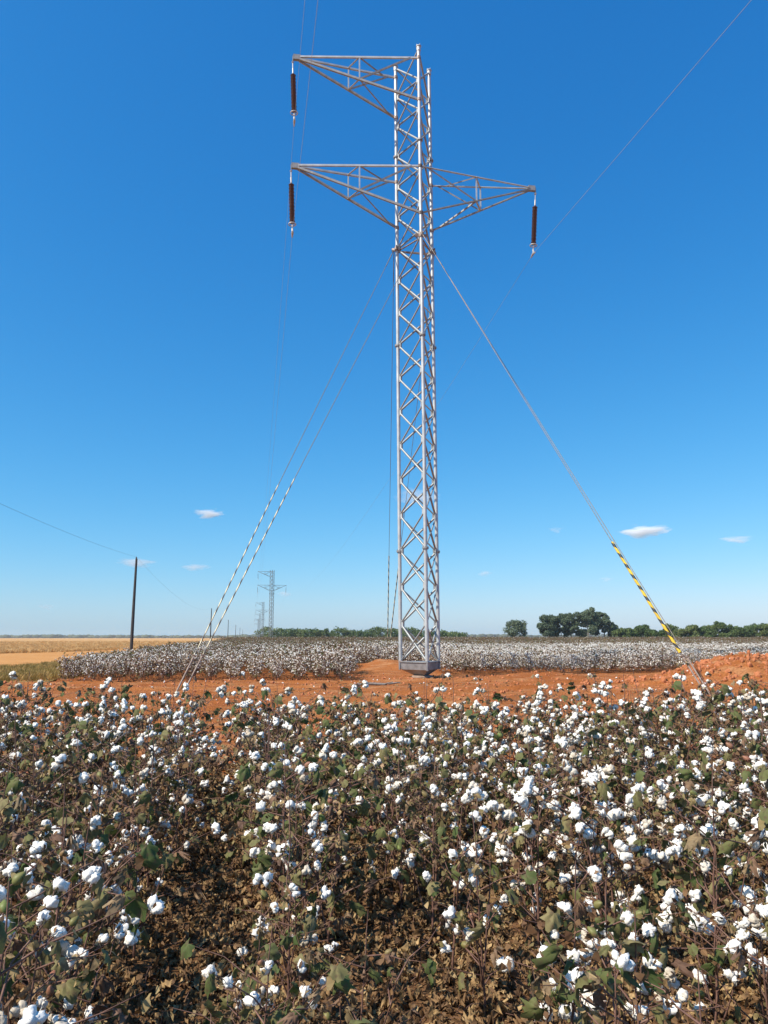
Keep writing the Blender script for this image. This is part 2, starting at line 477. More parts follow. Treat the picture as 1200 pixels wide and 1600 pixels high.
rw = np.random.RandomState(3)
def edge(k, amp, seed):
    return amp * float(fbm(np.array([k * 0.13]), np.array([0.5]), seed, 3)[0]) * 2
us = np.concatenate([np.linspace(-60, -18, 30), np.linspace(-17.5, -0.3, 45)])
sheet('grass_verge', M_VERGE, lambda a, b, u, v: (u, v + (1 - b) * (edge(u, 3.0, 81) - 0.03 * u)), us, np.linspace(1.0, 34, 40), 0.030)
TR_R = [(-60, 22), (-40, 27), (-27, 33), (-21.5, 40.8), (-20.6, 48.3), (-22.5, 60), (-26, 80), (-33, 125), (-43, 180)]
TR_L = [(-140, 52), (-100, 60), (-65, 68), (-44, 75), (-38, 86), (-36.5, 98), (-37, 112), (-41, 140), (-47, 185)]
def smooth_path(P, n):
    P = np.array(P, float); t = np.linspace(0, len(P) - 1, n); i = np.clip(t.astype(int), 0, len(P) - 2); f = (t - i)[:, None]
    p0 = P[np.clip(i - 1, 0, None)]; p1 = P[i]; p2 = P[i + 1]; p3 = P[np.clip(i + 2, None, len(P) - 1)]
    return 0.5 * (2 * p1 + (p2 - p0) * f + (2 * p0 - 5 * p1 + 4 * p2 - p3) * f ** 2 + (3 * p1 - p0 - 3 * p2 + p3) * f ** 3)
tr_r, tr_l = smooth_path(TR_R, 90), smooth_path(TR_L, 90)
A = np.stack([tr_r + (tr_l - tr_r) * q for q in np.linspace(0, 1, 12)], 1)
jit_ = fbm(A[:, :, 0] * 0.4, A[:, :, 1] * 0.4, 87, 3) * 2.2
A[:, 0, :] += jit_[:, 0, None]; A[:, -1, :] += jit_[:, -1, None]
A3 = np.concatenate([A, (ground_z(A[..., 0], A[..., 1]) + 0.085)[..., None]], 2).reshape(-1, 3)
F = [(j * 12 + i, j * 12 + i + 1, (j + 1) * 12 + i + 1, (j + 1) * 12 + i) for j in range(89) for i in range(11)]
obj('dirt_track', make_mesh('dirt_track', A3.tolist(), [tuple(reversed(q)) for q in F], [M_TRACK], None, True), kind='structure')
def on_track(x, y):
    P = np.concatenate([tr_r, tr_l[::-1]]); ins = np.zeros(len(x), bool)
    for (x0, y0), (x1, y1) in zip(P, np.roll(P, -1, 0)):
        c = ((y0 > y) != (y1 > y)) & (x < (x1 - x0) * (y - y0) / (y1 - y0 + 1e-9) + x0)
        ins ^= c
    return ins
us2 = np.concatenate([np.linspace(-4200, -400, 12), np.linspace(-380, -60, 20), np.linspace(-58, -1.2, 40)])
vs2 = np.concatenate([np.linspace(31, 120, 40), np.linspace(130, 700, 20), np.linspace(800, 4200, 12)])
sheet('dry_field', M_FIELD, lambda a, b, u, v: (u, v + (1 - b) * (edge(u * 0.7, 3.0, 83) - 0.12 * (u + 10) * (1 if -60 < u < -10 else 0))), us2, vs2, 0.06)
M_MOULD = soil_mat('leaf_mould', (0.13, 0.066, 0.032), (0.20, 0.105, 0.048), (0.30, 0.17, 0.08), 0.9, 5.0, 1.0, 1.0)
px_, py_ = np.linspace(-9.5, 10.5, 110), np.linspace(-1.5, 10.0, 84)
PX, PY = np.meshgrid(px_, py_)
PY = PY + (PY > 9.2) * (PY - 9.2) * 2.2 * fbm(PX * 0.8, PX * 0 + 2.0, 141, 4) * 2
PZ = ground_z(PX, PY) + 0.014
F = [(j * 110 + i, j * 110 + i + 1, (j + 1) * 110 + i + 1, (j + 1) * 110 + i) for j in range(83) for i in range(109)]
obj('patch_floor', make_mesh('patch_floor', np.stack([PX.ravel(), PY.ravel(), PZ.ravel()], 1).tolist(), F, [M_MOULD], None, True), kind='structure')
us3 = np.concatenate([np.linspace(0.0, 60, 50), np.linspace(70, 1500, 30)])
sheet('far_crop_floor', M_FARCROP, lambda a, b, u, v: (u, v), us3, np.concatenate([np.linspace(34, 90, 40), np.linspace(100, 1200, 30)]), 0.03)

# ------------------------------------------------------------------ the guyed lattice tower
RAD = 0.99                                   # circumradius of the triangle of legs
LEGS = [Vector((0, -RAD, 0)), Vector((-RAD * math.sin(R(60)), RAD / 2, 0)), Vector((RAD * math.sin(R(60)), RAD / 2, 0))]   # front, left, right
Z0, ZTOP = 0.69, 29.78
PAN = (ZTOP - Z0) / 18
JOINTS = [Z0, Z0 + 3 * PAN, Z0 + 9 * PAN, Z0 + 15 * PAN, ZTOP]
ARMS = [(-1, 29.28, 27.05), (-1, 23.58, 21.2), (1, 23.58, 21.2)]
ARM_TIP = 5.80
GUY_Z = 20.1

leg_meshes = {}
for j in range(4):
    mb = MB(); h = JOINTS[j + 1] - JOINTS[j]
    mb.tube([(0, 0, 0.02), (0, 0, h - 0.02)], 0.083, 14)
    leg_meshes[j] = mb.build('leg_section', M_STEEL, True)
    me_ = leg_meshes[j]
    for p in me_.polygons:
        if len(p.vertices) > 4: p.use_smooth = False
mb = MB()
mb.tube([(0, 0, -0.035), (0, 0, 0.035)], 0.145, 14)
for k in range(6):
    a = k * math.pi / 3 + 0.3
    mb.tube([(0.118 * math.cos(a), 0.118 * math.sin(a), -0.075), (0.118 * math.cos(a), 0.118 * math.sin(a), 0.075)], 0.016, 6)
ME_FLANGE = mb.build('flange', M_STEEL2)
mb = MB()
mb.tube([(0, 0, 0), (0, 0, 0.22)], 0.105, 14)
mb.tube([(0, 0, 0.22), (0, 0, 0.25)], 0.13, 14)
for k in range(4):
    a = k * math.pi / 2 + 0.4
    mb.tube([(0.10 * math.cos(a), 0.10 * math.sin(a), 0.22), (0.10 * math.cos(a), 0.10 * math.sin(a), 0.33)], 0.02, 6)
ME_LEGCAP = mb.build('leg_cap', M_STEEL)

def inset(a, b, k):
    d = (b - a).normalized()
    return a + d * k, b - d * k
def local_mesh(mb, name, mats, at):
    """shape given in tower coordinates, origin moved to `at`"""
    at = Vector(at)
    mb.V = [tuple(Vector(v) - at) for v in mb.V]
    return mb.build(name, mats), Matrix.Translation(at)

BRACES = []                                   # (mesh, matrix)
zig = {}
def brace_matrix(a, b, out):
    d = (b - a); L = d.length; z = d.normalized()
    x = (out - z * z.dot(out)).normalized(); y = z.cross(x)
    M = Matrix((x, y, z)).transposed().to_4x4(); M.translation = a
    return M, L
PAIRS = [(1, 0), (0, 2), (2, 1)]
for fi, (ia, ib) in enumerate(PAIRS):
    A, B = LEGS[ia], LEGS[ib]
    out = ((A + B) / 2).normalized()
    t = (B - A).normalized()
    for k in range(18):
        za = Z0 + k * PAN
        lo, hi = za + 0.10, za + PAN - 0.10
        for off, (p, q) in ((0.0, ((A, lo), (B, hi))), (0.03, ((B, lo), (A, hi)))):
            a = Vector((p[0].x, p[0].y, p[1])); b = Vector((q[0].x, q[0].y, q[1]))
            s = t if p[0] is A else -t
            a = a + s * 0.115 - out * off; b = b - s * 0.115 - out * off
            M, L = brace_matrix(a, b, out)
            if 'b' not in zig:
                mb = MB(); mb.tube([(0, 0, 0), (0, 0, L)], 0.049, 8); zig['b'] = mb.build('brace', M_BRACE, True)
                mb = MB(); mb.tube([(0, 0, 0), (0, 0, L)], 0.036, 8); zig['t'] = mb.build('brace', M_BRACE, True)
            BRACES.append((zig['b' if off else 't'], M))
GUSSETS = []
mb = MB(); mb.box((0.05, 0, 0), (0.14, 0.014, 0.34)); ME_GUSSET = mb.build('gusset', M_STEEL)
for fi, (ia, ib) in enumerate(PAIRS):
    A, B = LEGS[ia], LEGS[ib]
    t = (B - A).normalized()
    for k in range(18):
        for P, s, z in ((A, t, Z0 + k * PAN), (B, -t, Z0 + k * PAN)):
            if k == 0: continue
            M = Matrix.Rotation(math.atan2(s.y, s.x), 4, 'Z'); M.translation = P + s * 0.07 + Vector((0, 0, z))
            GUSSETS.append((ME_GUSSET, M))

def arm_parts(sgn, zt, zb):
    """a crossarm: [chords mesh, list of member meshes]"""
    S = LEGS[1] if sgn < 0 else LEGS[2]; Mg = LEGS[0]
    tipc = Vector((sgn * ARM_TIP, -0.12, zt - 0.04))
    out = []
    nodes = {}
    mb = MB()
    for nm, P in (('s', S), ('m', Mg)):
        for lv, z in (('t', zt), ('b', zb)):
            a = Vector((P.x, P.y, z)); a = a + (tipc - a).normalized() * 0.10
            b = tipc + Vector((-sgn * 0.12, 0.05 if nm == 's' else -0.05, 0.02 if lv == 't' else -0.10))
            mb2 = MB(); mb2.angle(a, b, 0.095 if lv == 'b' else 0.085, 0.012, ref=(0, 0, 1))
            out.append(('chord',) + local_mesh(mb2, 'chord', M_STEEL2 if lv == 'b' else M_STEEL, a))
            nodes[nm + lv] = a.lerp(b, 0.49)
            nodes[nm + lv + '0'] = a
    def mem(name, a, b, w, mat, r=(0, 1, 0.2)):
        mb2 = MB(); mb2.angle(a, b, w, 0.010, ref=r); out.append((name,) + local_mesh(mb2, name, mat, a))
    mem('strut', nodes['st'], nodes['mt'], 0.075, M_STEEL, (0, 0, 1))
    mem('strut', nodes['sb'], nodes['mb'], 0.075, M_STEEL, (0, 0, 1))
    mem('post', nodes['st'], nodes['sb'], 0.06, M_STEEL)
    mem('post', nodes['mt'], nodes['mb'], 0.06, M_STEEL)
    mem('diagonal', nodes['mb'], nodes['mt0'].lerp(nodes['mt'], 0.10), 0.075, M_STEEL2)
    mem('diagonal', nodes['sb'], nodes['st0'].lerp(nodes['st'], 0.10), 0.065, M_STEEL2)
    mem('diagonal', nodes['mb'], nodes['sb0'].lerp(nodes['sb'], 0.12), 0.065, M_STEEL2, (0, 0, 1))
    mem('diagonal', nodes['mt'], nodes['st0'].lerp(nodes['st'], 0.25), 0.055, M_STEEL2, (0, 1, 0.3))
    mb = MB()
    mb.box((0, 0, 0), (0.34, 0.16, 0.26)); mb.box((sgn * 0.19, 0, -0.12), (0.035, 0.11, 0.34))
    tip = mb.build('tip_plate', M_STEEL2)
    clamps = []
    for P in (S, Mg):
        for z in (zt, zb):
            mb = MB(); mb.tube([(0, 0, -0.07), (0, 0, 0.07)], 0.108, 12)
            clamps.append((mb.build('leg_clamp', M_BOLT), Matrix.Translation((P.x, P.y, z))))
    return tip, Matrix.Translation(tipc), out, clamps
ARM_DATA = [arm_parts(*a) for a in ARMS]

# guy collar on each leg: clamp bands with lugs
mb = MB(); mb.tube([(0, 0, -0.10), (0, 0, 0.10)], 0.125, 12); mb.box((0.19, 0, 0), (0.16, 0.03, 0.16)); mb.box((-0.05, 0.19, 0), (0.03, 0.16, 0.16)); mb.box((-0.05, -0.19, 0), (0.03, 0.16, 0.16))
mb.tube([(0.22, 0, -0.10), (0.22, 0, 0.10)], 0.02, 6)
ME_COLLAR = mb.build('guy_collar', M_BOLT)
mb = MB()
for ia, ib in PAIRS:
    mb.angle(*inset(LEGS[ia], LEGS[ib], 0.1), 0.075, 0.012)
ME_RING = mb.build('collar_ring', M_BOLT)

# base: three-cornered plate over a tapered concrete block
def tri(k): return [(p.x * k, p.y * k) for p in (LEGS[0], LEGS[2], LEGS[1])]
mb = MB(); mb.prism(tri(1.11), 0.645, 0.69)
ME_PLATE = mb.build('base_plate', M_STEEL2)
mb = MB()
t0, t1, t2_ = tri(1.03), tri(0.97), tri(0.30)
V = [(x, y, 0.638) for x, y in t0] + [(x, y, 0.34) for x, y in t1] + [(x, y, 0.06) for x, y in t2_]
F = [(k, 3 + k, 3 + (k + 1) % 3, (k + 1) % 3) for k in range(3)] + [(3 + k, 6 + k, 6 + (k + 1) % 3, 3 + (k + 1) % 3) for k in range(3)] + [(0, 1, 2), (8, 7, 6)]
mb.add(V, F)
for P in LEGS:
    q = P * 1.04
    mb.tube([(q.x, q.y, 0.32), (q.x, q.y, 0.636)], 0.05, 8)
ME_BASE = mb.build('base_box', solid('base_steel', [(0.3, (0.20, 0.20, 0.21)), (0.7, (0.40, 0.40, 0.41))], 2.5, 0.5, 0.45))
mb = MB(); mb.lathe([(0.46, -0.5), (0.46, 0.05), (0.42, 0.09)], 20)
ME_PIER = mb.build('pier', M_CONC)

def build_tower(loc, lean, label, group):
    root = obj('lattice_tower', None, label=label, cat='pylon', group=group)
    root.location = (loc[0], loc[1], float(ground_z(loc[0], loc[1])) if loc[1] < 100 else 0.0)
    root.rotation_euler = (0, lean, TH)
    obj('pier', ME_PIER, root); obj('base_box', ME_BASE, root); obj('base_plate', ME_PLATE, root)
    for P in LEGS:
        for j in range(4):
            sec = obj('leg', leg_meshes[j], root, Matrix.Translation(P + Vector((0, 0, JOINTS[j]))))
            if j:
                obj('flange', ME_FLANGE, sec)
        obj('leg_cap', ME_LEGCAP, root, Matrix.Translation(P + Vector((0, 0, ZTOP - 0.12))))
        a = math.atan2(P.y, P.x)
        M = Matrix.Rotation(a, 4, 'Z'); M.translation = P + Vector((0, 0, GUY_Z))
        obj('guy_collar', ME_COLLAR, root, M)
    obj('collar_ring', ME_RING, root, Matrix.Translation((0, 0, GUY_Z - 0.13)))
    for me_, M in BRACES:
        obj('brace', me_, root, M)
    for me_, M in GUSSETS:
        obj('gusset', me_, root, M)
    for tip, TM, mem, clamps in ARM_DATA:
        arm = obj('crossarm_tip', tip, root, TM)
        inv = TM.inverted()
        for nm, me_, M in mem:
            obj(nm, me_, arm, inv @ M)
        for me_, M in clamps:
            obj('leg_clamp', me_, root, M)
    return root

SPAN = 295.0
TOWERS = []
names = ['tall galvanised lattice pylon standing on the red soil in front', 'second lattice pylon along the line, at the left end of the low wood',
         'third lattice pylon along the line, half as tall as the second', 'fourth lattice pylon along the line, faint beside the third',
         'farthest lattice pylon of the line, tiny on the horizon']
for k in range(5):
    p = TOWER + VD * SPAN * k
    TOWERS.append((p, build_tower(p, R(-0.30) if k == 0 else 0.0, names[k], 'pylons of the power line')))
M_FARSTEEL = solid('far_pylon_steel', [(0.3, (0.13, 0.14, 0.145)), (0.7, (0.24, 0.25, 0.255))], 1.5, 0.6, 0.3)  # darker steel colour, so the far pylons read darker than the sky
def set_far_steel(o):
    for c in o.children:
        if c.data:
            c.material_slots[0].link = 'OBJECT'; c.material_slots[0].material = M_FARSTEEL
        set_far_steel(c)
bpy.context.view_layer.update()
for p, root in TOWERS[1:]:
    set_far_steel(root)

# insulator strings: rod with sheds, ring, clamp
mb = MB(); mb.tube([(0, 0, 0), (0, 0, -0.30)], 0.022, 8); mb.tube([(0, 0, -0.30), (0, 0, -0.62)], 0.035, 10); mb.torus(0.05, 0.014, 0.02, 10, 6)
ME_LINK = mb.build('link', M_GRIP)
prof = [(0.05, -0.60)]
z = -0.64
k = 0
while z > -2.60:
    big = 0.132 if k % 2 == 0 else 0.112
    prof += [(0.040, z), (0.040, z - 0.034), (big, z - 0.062), (big, z - 0.072), (0.040, z - 0.080)]
    z -= 0.092; k += 1
prof.append((0.05, z))
mb = MB(); mb.lathe(prof, 14); ME_SHED = mb.build('shed_rod', M_POLY, True)
mb = MB(); mb.torus(0.165, 0.024, -2.70, 20, 8)
for a in (0.4, 0.4 + math.pi):
    mb.tube([(0.165 * math.cos(a), 0.165 * math.sin(a), -2.70), (0, 0, -2.63)], 0.014, 6)
ME_CORONA = mb.build('grading_ring', M_GRIP)
mb = MB(); mb.tube([(0, 0, -2.6), (0, 0, -2.95)], 0.030, 8); mb.tube([(0, 0.03, -2.92), (0, -0.06, -3.10)], 0.045, 8)
mb.tube([(0, -0.28, -3.20), (0, 0, -3.12), (0, 0.28, -3.20)], [0.028, 0.06, 0.028], 8)
ME_CLAMP = mb.build('suspension_clamp', M_GRIP)
INS_L = 3.13
ARMNAME = ['upper left arm', 'lower left arm', 'right arm']
TNAME = ['front pylon', 'second pylon', 'third pylon', 'fourth pylon', 'farthest pylon']
SWING = [(R(2.4), R(-1.0)), (R(2.2), R(-1.5)), (R(-3.6), R(1.0))]
WIREPT = []
for ti, (p, root) in enumerate(TOWERS):
    pts = []
    for ai, (sgn, zt, zb) in enumerate(ARMS):
        loc = root.matrix_world @ Vector((sgn * (ARM_TIP + 0.19), -0.12, zt - 0.33))
        rot = Matrix.Rotation(TH, 4, 'Z') @ Matrix.Rotation(-SWING[ai][0], 4, 'Y') @ Matrix.Rotation(SWING[ai][1], 4, 'X')
        o = obj('insulator', None, None, Matrix.Translation(loc) @ rot,
                label='dark brown ribbed insulator hanging from the %s of the %s' % (ARMNAME[ai], TNAME[ti]), cat='insulator', group='insulators of the power line')
        obj('link', ME_LINK, o); obj('shed_rod', ME_SHED, o); obj('grading_ring', ME_CORONA, o); obj('suspension_clamp', ME_CLAMP, o)
        pts.append(Matrix.Translation(loc) @ rot @ Vector((0, 0, -INS_L)))
    WIREPT.append(pts)

def sag_pts(a, b, sag, n=24):
    out = []
    for i in range(n + 1):
        t = i / n
        p = Vector(a).lerp(Vector(b), t)
        p.z -= 4 * sag * t * (1 - t)
        out.append(p)
    return out
wl_ = ['thin conductor wire hung from the upper left insulators', 'thin conductor wire hung from the lower left insulators', 'thin conductor wire hung from the right-hand insulators']
for ai in range(3):
    back = WIREPT[0][ai] - Vector((VD[0], VD[1], 0)) * SPAN
    chain = [back] + [WIREPT[k][ai] for k in range(5)]
    pts = []
    for k in range(5):
        seg = sag_pts(chain[k], chain[k + 1], 6.0, 30)
        pts += seg if k == 0 else seg[1:]
    mb = MB(); mb.tube(pts, 0.0062, 6)
    obj('conductor_wire', mb.build('conductor_wire', M_WIRE, True), label=wl_[ai], cat='wire', group='conductors of the power line')

# guy wires
ANCH = {'front left': Vector((-5.75, 21.9, 0)), 'right': Vector((9.2, 22.2, 0)), 'back': Vector((0.3, 49.2, 0))}
for v_ in ANCH.values(): v_.z = float(ground_z(v_.x, v_.y))
GUYS = [('front left', 1, 'pale striped guy wire at front left, from the left leg'), ('front left', 0, 'pale striped guy wire at front left, from the front leg'),
        ('right', 0, 'guy wire with yellow and black guard running right, from the front leg'), ('right', 2, 'thin guy wire running right beside the yellow guard, from the right leg'),
        ('back', 1, 'guy wire dropping behind the pylon, left one of the pair'), ('back', 2, 'guy wire dropping behind the pylon, right one of the pair')]
tw = TOWERS[0][1]
def zmat(a, b):
    z = (b - a).normalized(); x = Vector((0, 1, 0)).cross(z).normalized(); y = z.cross(x)
    M = Matrix((x, y, z)).transposed().to_4x4(); M.translation = a
    return M
for nm, li, lab in GUYS:
    P = LEGS[li]
    top = tw.matrix_world @ Vector((P.x * 1.16, P.y * 1.16, GUY_Z))
    anc = ANCH[nm] + Vector(((0.10 if li == 0 else -0.10) * (-0.6 if nm == 'right' else 1), 0, -0.05))
    L = (top - anc).length
    M = zmat(anc, top)
    rr = 0.0125
    g = obj('guy_wire', None, None, M, label=lab, cat='guy wire', group='guy wires of the front pylon')
    mb = MB()
    mb.tube([(0, 0, 1.2), (0, 0, L)], rr, 8)
    # helical grips at both ends of the strand
    for z0, z1 in ((L - 1.5, L - 0.1),):
        mb.tube([(0, 0, z0), (0, 0, z1)], rr * 1.7, 8)
    obj('strand', mb.build('strand', M_GUY, True), g)
    mb = MB(); mb.tube([(0, 0, -0.3), (0, 0, 1.35)], 0.026, 8); mb.torus(0.05, 0.014, 1.38, 10, 6)
    obj('anchor_rod', mb.build('anchor_rod', M_ROD, True), g)
    if nm == 'right' and li == 0:
        zs, ze, mat, rs = 1.5, 5.65, M_SLEEVE, 0.044
    elif nm == 'front left':
        zs, ze, mat, rs = 1.4, 8.4, M_SLEEVEP, 0.021
    elif nm == 'back':
        zs, ze, mat, rs = 1.6, 8.0, M_SLEEVEP, 0.030
    else:
        continue
    mb = MB(); n_ = 40
    mb.tube([(0, 0, zs + (ze - zs) * i / n_) for i in range(n_ + 1)], [rs * (1 + 0.08 * math.sin(i * 2.3)) for i in range(n_ + 1)], 10)
    obj('guard_sleeve', mb.build('guard_sleeve', mat, True), g)

# ------------------------------------------------------------------ the pole line
POLE0 = np.array([-26.9, 83.0]); PV = np.array([-24.2, 146.0])
pole_tops = []
pl = ['dark slim utility pole standing at the left edge of the far cotton', 'second utility pole, thin and dark left of the guy wires', 'third utility pole, just right of the pale guy wires',
      'fourth utility pole, short between third pole and pylons', 'fifth utility pole, tiny near the horizon', 'sixth utility pole, tiniest on the horizon']
for k in range(6):
    p = POLE0 + PV * k
    mb = MB()
    mb.tube([(0, 0, -0.5), (0, 0, 5), (0.02, 0, 10.15)], [0.19, 0.155, 0.115], 12)
    root = obj('utility_pole', None, label=pl[k], cat='pole', group='utility poles along the field')
    root.location = (p[0], p[1], 0); root.rotation_euler = (0, R(0.25), 0)
    obj('shaft', mb.build('shaft', M_POLE, True), root)
    mb = MB(); mb.tube([(0, 0, 10.1), (0, 0, 10.22), (0, 0, 10.36)], [0.05, 0.075, 0.045], 10)
    obj('pin_insulator', mb.build('pin_insulator', M_POLY, True), root)
    pole_tops.append(Vector((p[0] + 0.045, p[1], 10.36)))
pts = []
ch = [pole_tops[0] - Vector((PV[0], PV[1], 0))] + pole_tops
for k in range(6):
    s_ = sag_pts(ch[k], ch[k + 1], 2.3, 24)
    pts += s_ if k == 0 else s_[1:]
mb = MB(); mb.tube(pts, 0.0065, 6)
obj('pole_wire', mb.build('pole_wire', M_POLE, True), label='single dark wire strung along the utility poles on the left', cat='wire')

# ------------------------------------------------------------------ cotton plants
rng = random.Random(11)
def ico(sub):
    import bmesh
    bm = bmesh.new(); bmesh.ops.create_icosphere(bm, subdivisions=sub, radius=1.0)
    V = np.array([v.co[:] for v in bm.verts]); F = [[v.index for v in f.verts] for f in bm.faces]
    bm.free(); return V, F
ICO = {1: ico(1), 2: ico(2), 3: ico(3)}
def lump(V, seed, amp, freq):
    rs = np.random.RandomState(seed)
    d = np.zeros(len(V))
    for k in range(5):
        w = rs.randn(3) * freq * (1 + 0.5 * k); ph = rs.rand() * 6.28
        d += np.sin(V @ w + ph) / (1 + 0.5 * k)
    return V * (1 + amp * d / 2.0)[:, None]

def boll_shape(seed, sub, nl):
    """open cotton: fluffy locks bulging out of a burr; axis +Z, hangs a little"""
    rs = np.random.RandomState(seed)
    V, F = [], []
    for k in range(nl):
        v, f = ICO[sub]
        v = lump(v, seed * 7 + k, 0.20, 1.7)
        if sub > 1: v = lump(lump(v, seed * 13 + k, 0.14, 4.0), seed * 17 + k, 0.10, 9.0)
        a = 2 * math.pi * (k + 0.3 * rs.rand()) / max(nl, 1)
        s = np.array([0.0195, 0.0165, 0.0235]) * (0.75 + 0.5 * rs.rand()) * (0.85 + 0.3 * rs.rand(3))
        v = v * s
        tilt = 0.4 + 0.6 * rs.rand()
        Mx = np.array((Matrix.Rotation(a, 3, 'Z') @ Matrix.Rotation(tilt, 3, 'Y')))
        v = v @ Mx.T
        r = (0.010 + 0.008 * rs.rand()) if nl > 1 else 0
        v = v + np.array([math.cos(a) * r, math.sin(a) * r, 0.022 + 0.006 * rs.randn()])
        b = len(V); V += v.tolist(); F += [[i + b for i in q] for q in f]
        if sub > 2:                                  # stray fibres
            ce = v.mean(0)
            for j in range(16):
                p = v[rs.randint(len(v))]; d = p - ce; d = d / np.linalg.norm(d) + rs.randn(3) * 0.6; d = d / np.linalg.norm(d)
                w = np.cross(d, rs.randn(3)); w = w / np.linalg.norm(w) * 0.0007; L = rs.uniform(0.006, 0.018); e = rs.randn(3) * 0.004
                b = len(V); V += [(p - w).tolist(), (p + w).tolist(), (p + d * L * .6 + w * .7 + e * .5).tolist(), (p + d * L * .6 - w * .7 + e * .5).tolist(), (p + d * L + e * 1.6).tolist()]
                F += [[b, b + 1, b + 2, b + 3], [b + 3, b + 2, b + 4]]
    return V, F
def burr_shape(seed, n=5):
    rs = np.random.RandomState(seed); V, F = [], []
    for k in range(n):
        a = 2 * math.pi * k / n + 0.3 * rs.rand(); w = 0.32
        L = 0.040 + 0.012 * rs.rand(); o = 0.75 + 0.5 * rs.rand()
        b = len(V)
        ca, sa = math.cos(a), math.sin(a)
        pr = lambda r, z, t: (r * math.cos(a + t), r * math.sin(a + t), z)
        V += [(0, 0, -0.006), pr(0.020 * o, 0.004, w), pr(0.020 * o, 0.004, -w), pr(0.030 * o, 0.020, w * 0.8), pr(0.030 * o, 0.020, -w * .8), pr(0.036 * o, L * 0.8, 0), pr(0.024 * o, 0.010, 0)]
        F += [(b, b + 2, b + 6), (b, b + 6, b + 1), (b + 1, b + 6, b + 3), (b + 6, b + 2, b + 4), (b + 3, b + 6, b + 5), (b + 6, b + 4, b + 5)]
    return V, F
def leaf_shape(seed, crumple, droop, fold, lob=0.45):
    """a lobed cotton leaf, stalk end at the origin, tip along +X, ~0.10 long"""
    rs = np.random.RandomState(seed); V = [(0, 0, 0)]; F = []
    N = 19
    ph = rs.rand(4) * 6.28
    cu = rs.uniform(-1, 1) * 0.5
    for ring in (0.35, 0.7, 1.0):
        for i in range(N):
            t = -2.5 + 5.0 * i / (N - 1)
            r = 0.058 * (1 - lob * 0.55 * (0.5 - 0.5 * math.cos(t * 2.5 * 2)) ) * (1.0 - 0.16 * abs(t) / 2.5) * (1 + 0.10 * rs.randn())
            x, y = r * ring * math.cos(t) + 0.02 * ring, r * ring * math.sin(t)
            q = math.hypot(x, y) / 0.06
            z = -droop * 0.03 * q * q - fold * abs(y) + crumple * 0.012 * (math.sin(x * 130 + ph[0]) + math.sin(y * 150 + ph[1]) * q + math.sin((x + y) * 210 + ph[2]))
            z += cu * 0.022 * q ** 3 + 0.004 * math.cos(t * 5.0) * q            # rolled rim, raised ribs
            if fold > 0.3: y *= 0.75
            V.append((x, y, z))
    for i in range(N - 1):
        F.append((0, 1 + i, 2 + i))
        F.append((1 + i, 1 + N + i, 2 + N + i, 2 + i))
        F.append((1 + N + i, 1 + 2 * N + i, 2 + 2 * N + i, 2 + N + i))
    return V, F
def shred_shape(seed):
    rs = np.random.RandomState(seed)
    L = 0.5 + 0.5 * rs.rand(); w = 0.18 + 0.25 * rs.rand(); c = 0.4 * rs.randn()
    V = [(0, 0, 0), (L * .4, w, c * .3), (L * .4, -w * (0.6 + .5 * rs.rand()), c * .1 + 0.1), (L * .75, w * .7, c), (L * .8, -w * .5, c * .8), (L, 0, c * 1.2 - 0.1)]
    return V, [(0, 2, 1), (1, 2, 4, 3), (3, 4, 5)]

BOLL = [make_mesh('boll', *boll_shape(s, 3, 3 + s % 3), [M_COTTON], None, True) for s in range(8)]
BURR = [make_mesh('burr', *burr_shape(s), [M_BURR]) for s in range(4)]
LEAFG = [make_mesh('leaf', *leaf_shape(10 + s, 0.20 + 0.12 * s, 0.5 + 0.35 * s, 0.10 * s), [M_LG], None, True) for s in range(5)]
LEAFB = [make_mesh('leaf', *leaf_shape(30 + s, 0.7 + 0.16 * s, 1.0 + 0.3 * s, 0.15 + 0.15 * s, 0.6), [M_LB], None, True) for s in range(5)]
def gboll():
    v, f = ICO[2]; v = v * np.array([0.017, 0.017, 0.023]); v[:, 2] += 0.02; top = v[:, 2] > 0.032
    v[top, :2] *= 0.6; v[top, 2] += 0.005
    return v.tolist(), f
GBOLL = make_mesh('green_boll', *gboll(), [M_GBOLL], None, True)
LEAFG_S = [leaf_shape(10 + s, 0.2 + .12 * s, .5 + .35 * s, .1 * s) for s in range(3)]

def orient(p, d, roll, s):
    """matrix putting +X of a shape along d at p"""
    d = Vector(d).normalized()
    q = d.to_track_quat('X', 'Z').to_matrix().to_4x4()
    M = Matrix.Translation(p) @ q @ Matrix.Rotation(roll, 4, 'X') @ Matrix.Scale(s, 4)
    return M
def orient_z(p, d, roll, s):
    q = Vector(d).normalized().to_track_quat('Z', 'X').to_matrix().to_4x4()
    return Matrix.Translation(p) @ q @ Matrix.Rotation(roll, 4, 'Z') @ Matrix.Scale(s, 4)

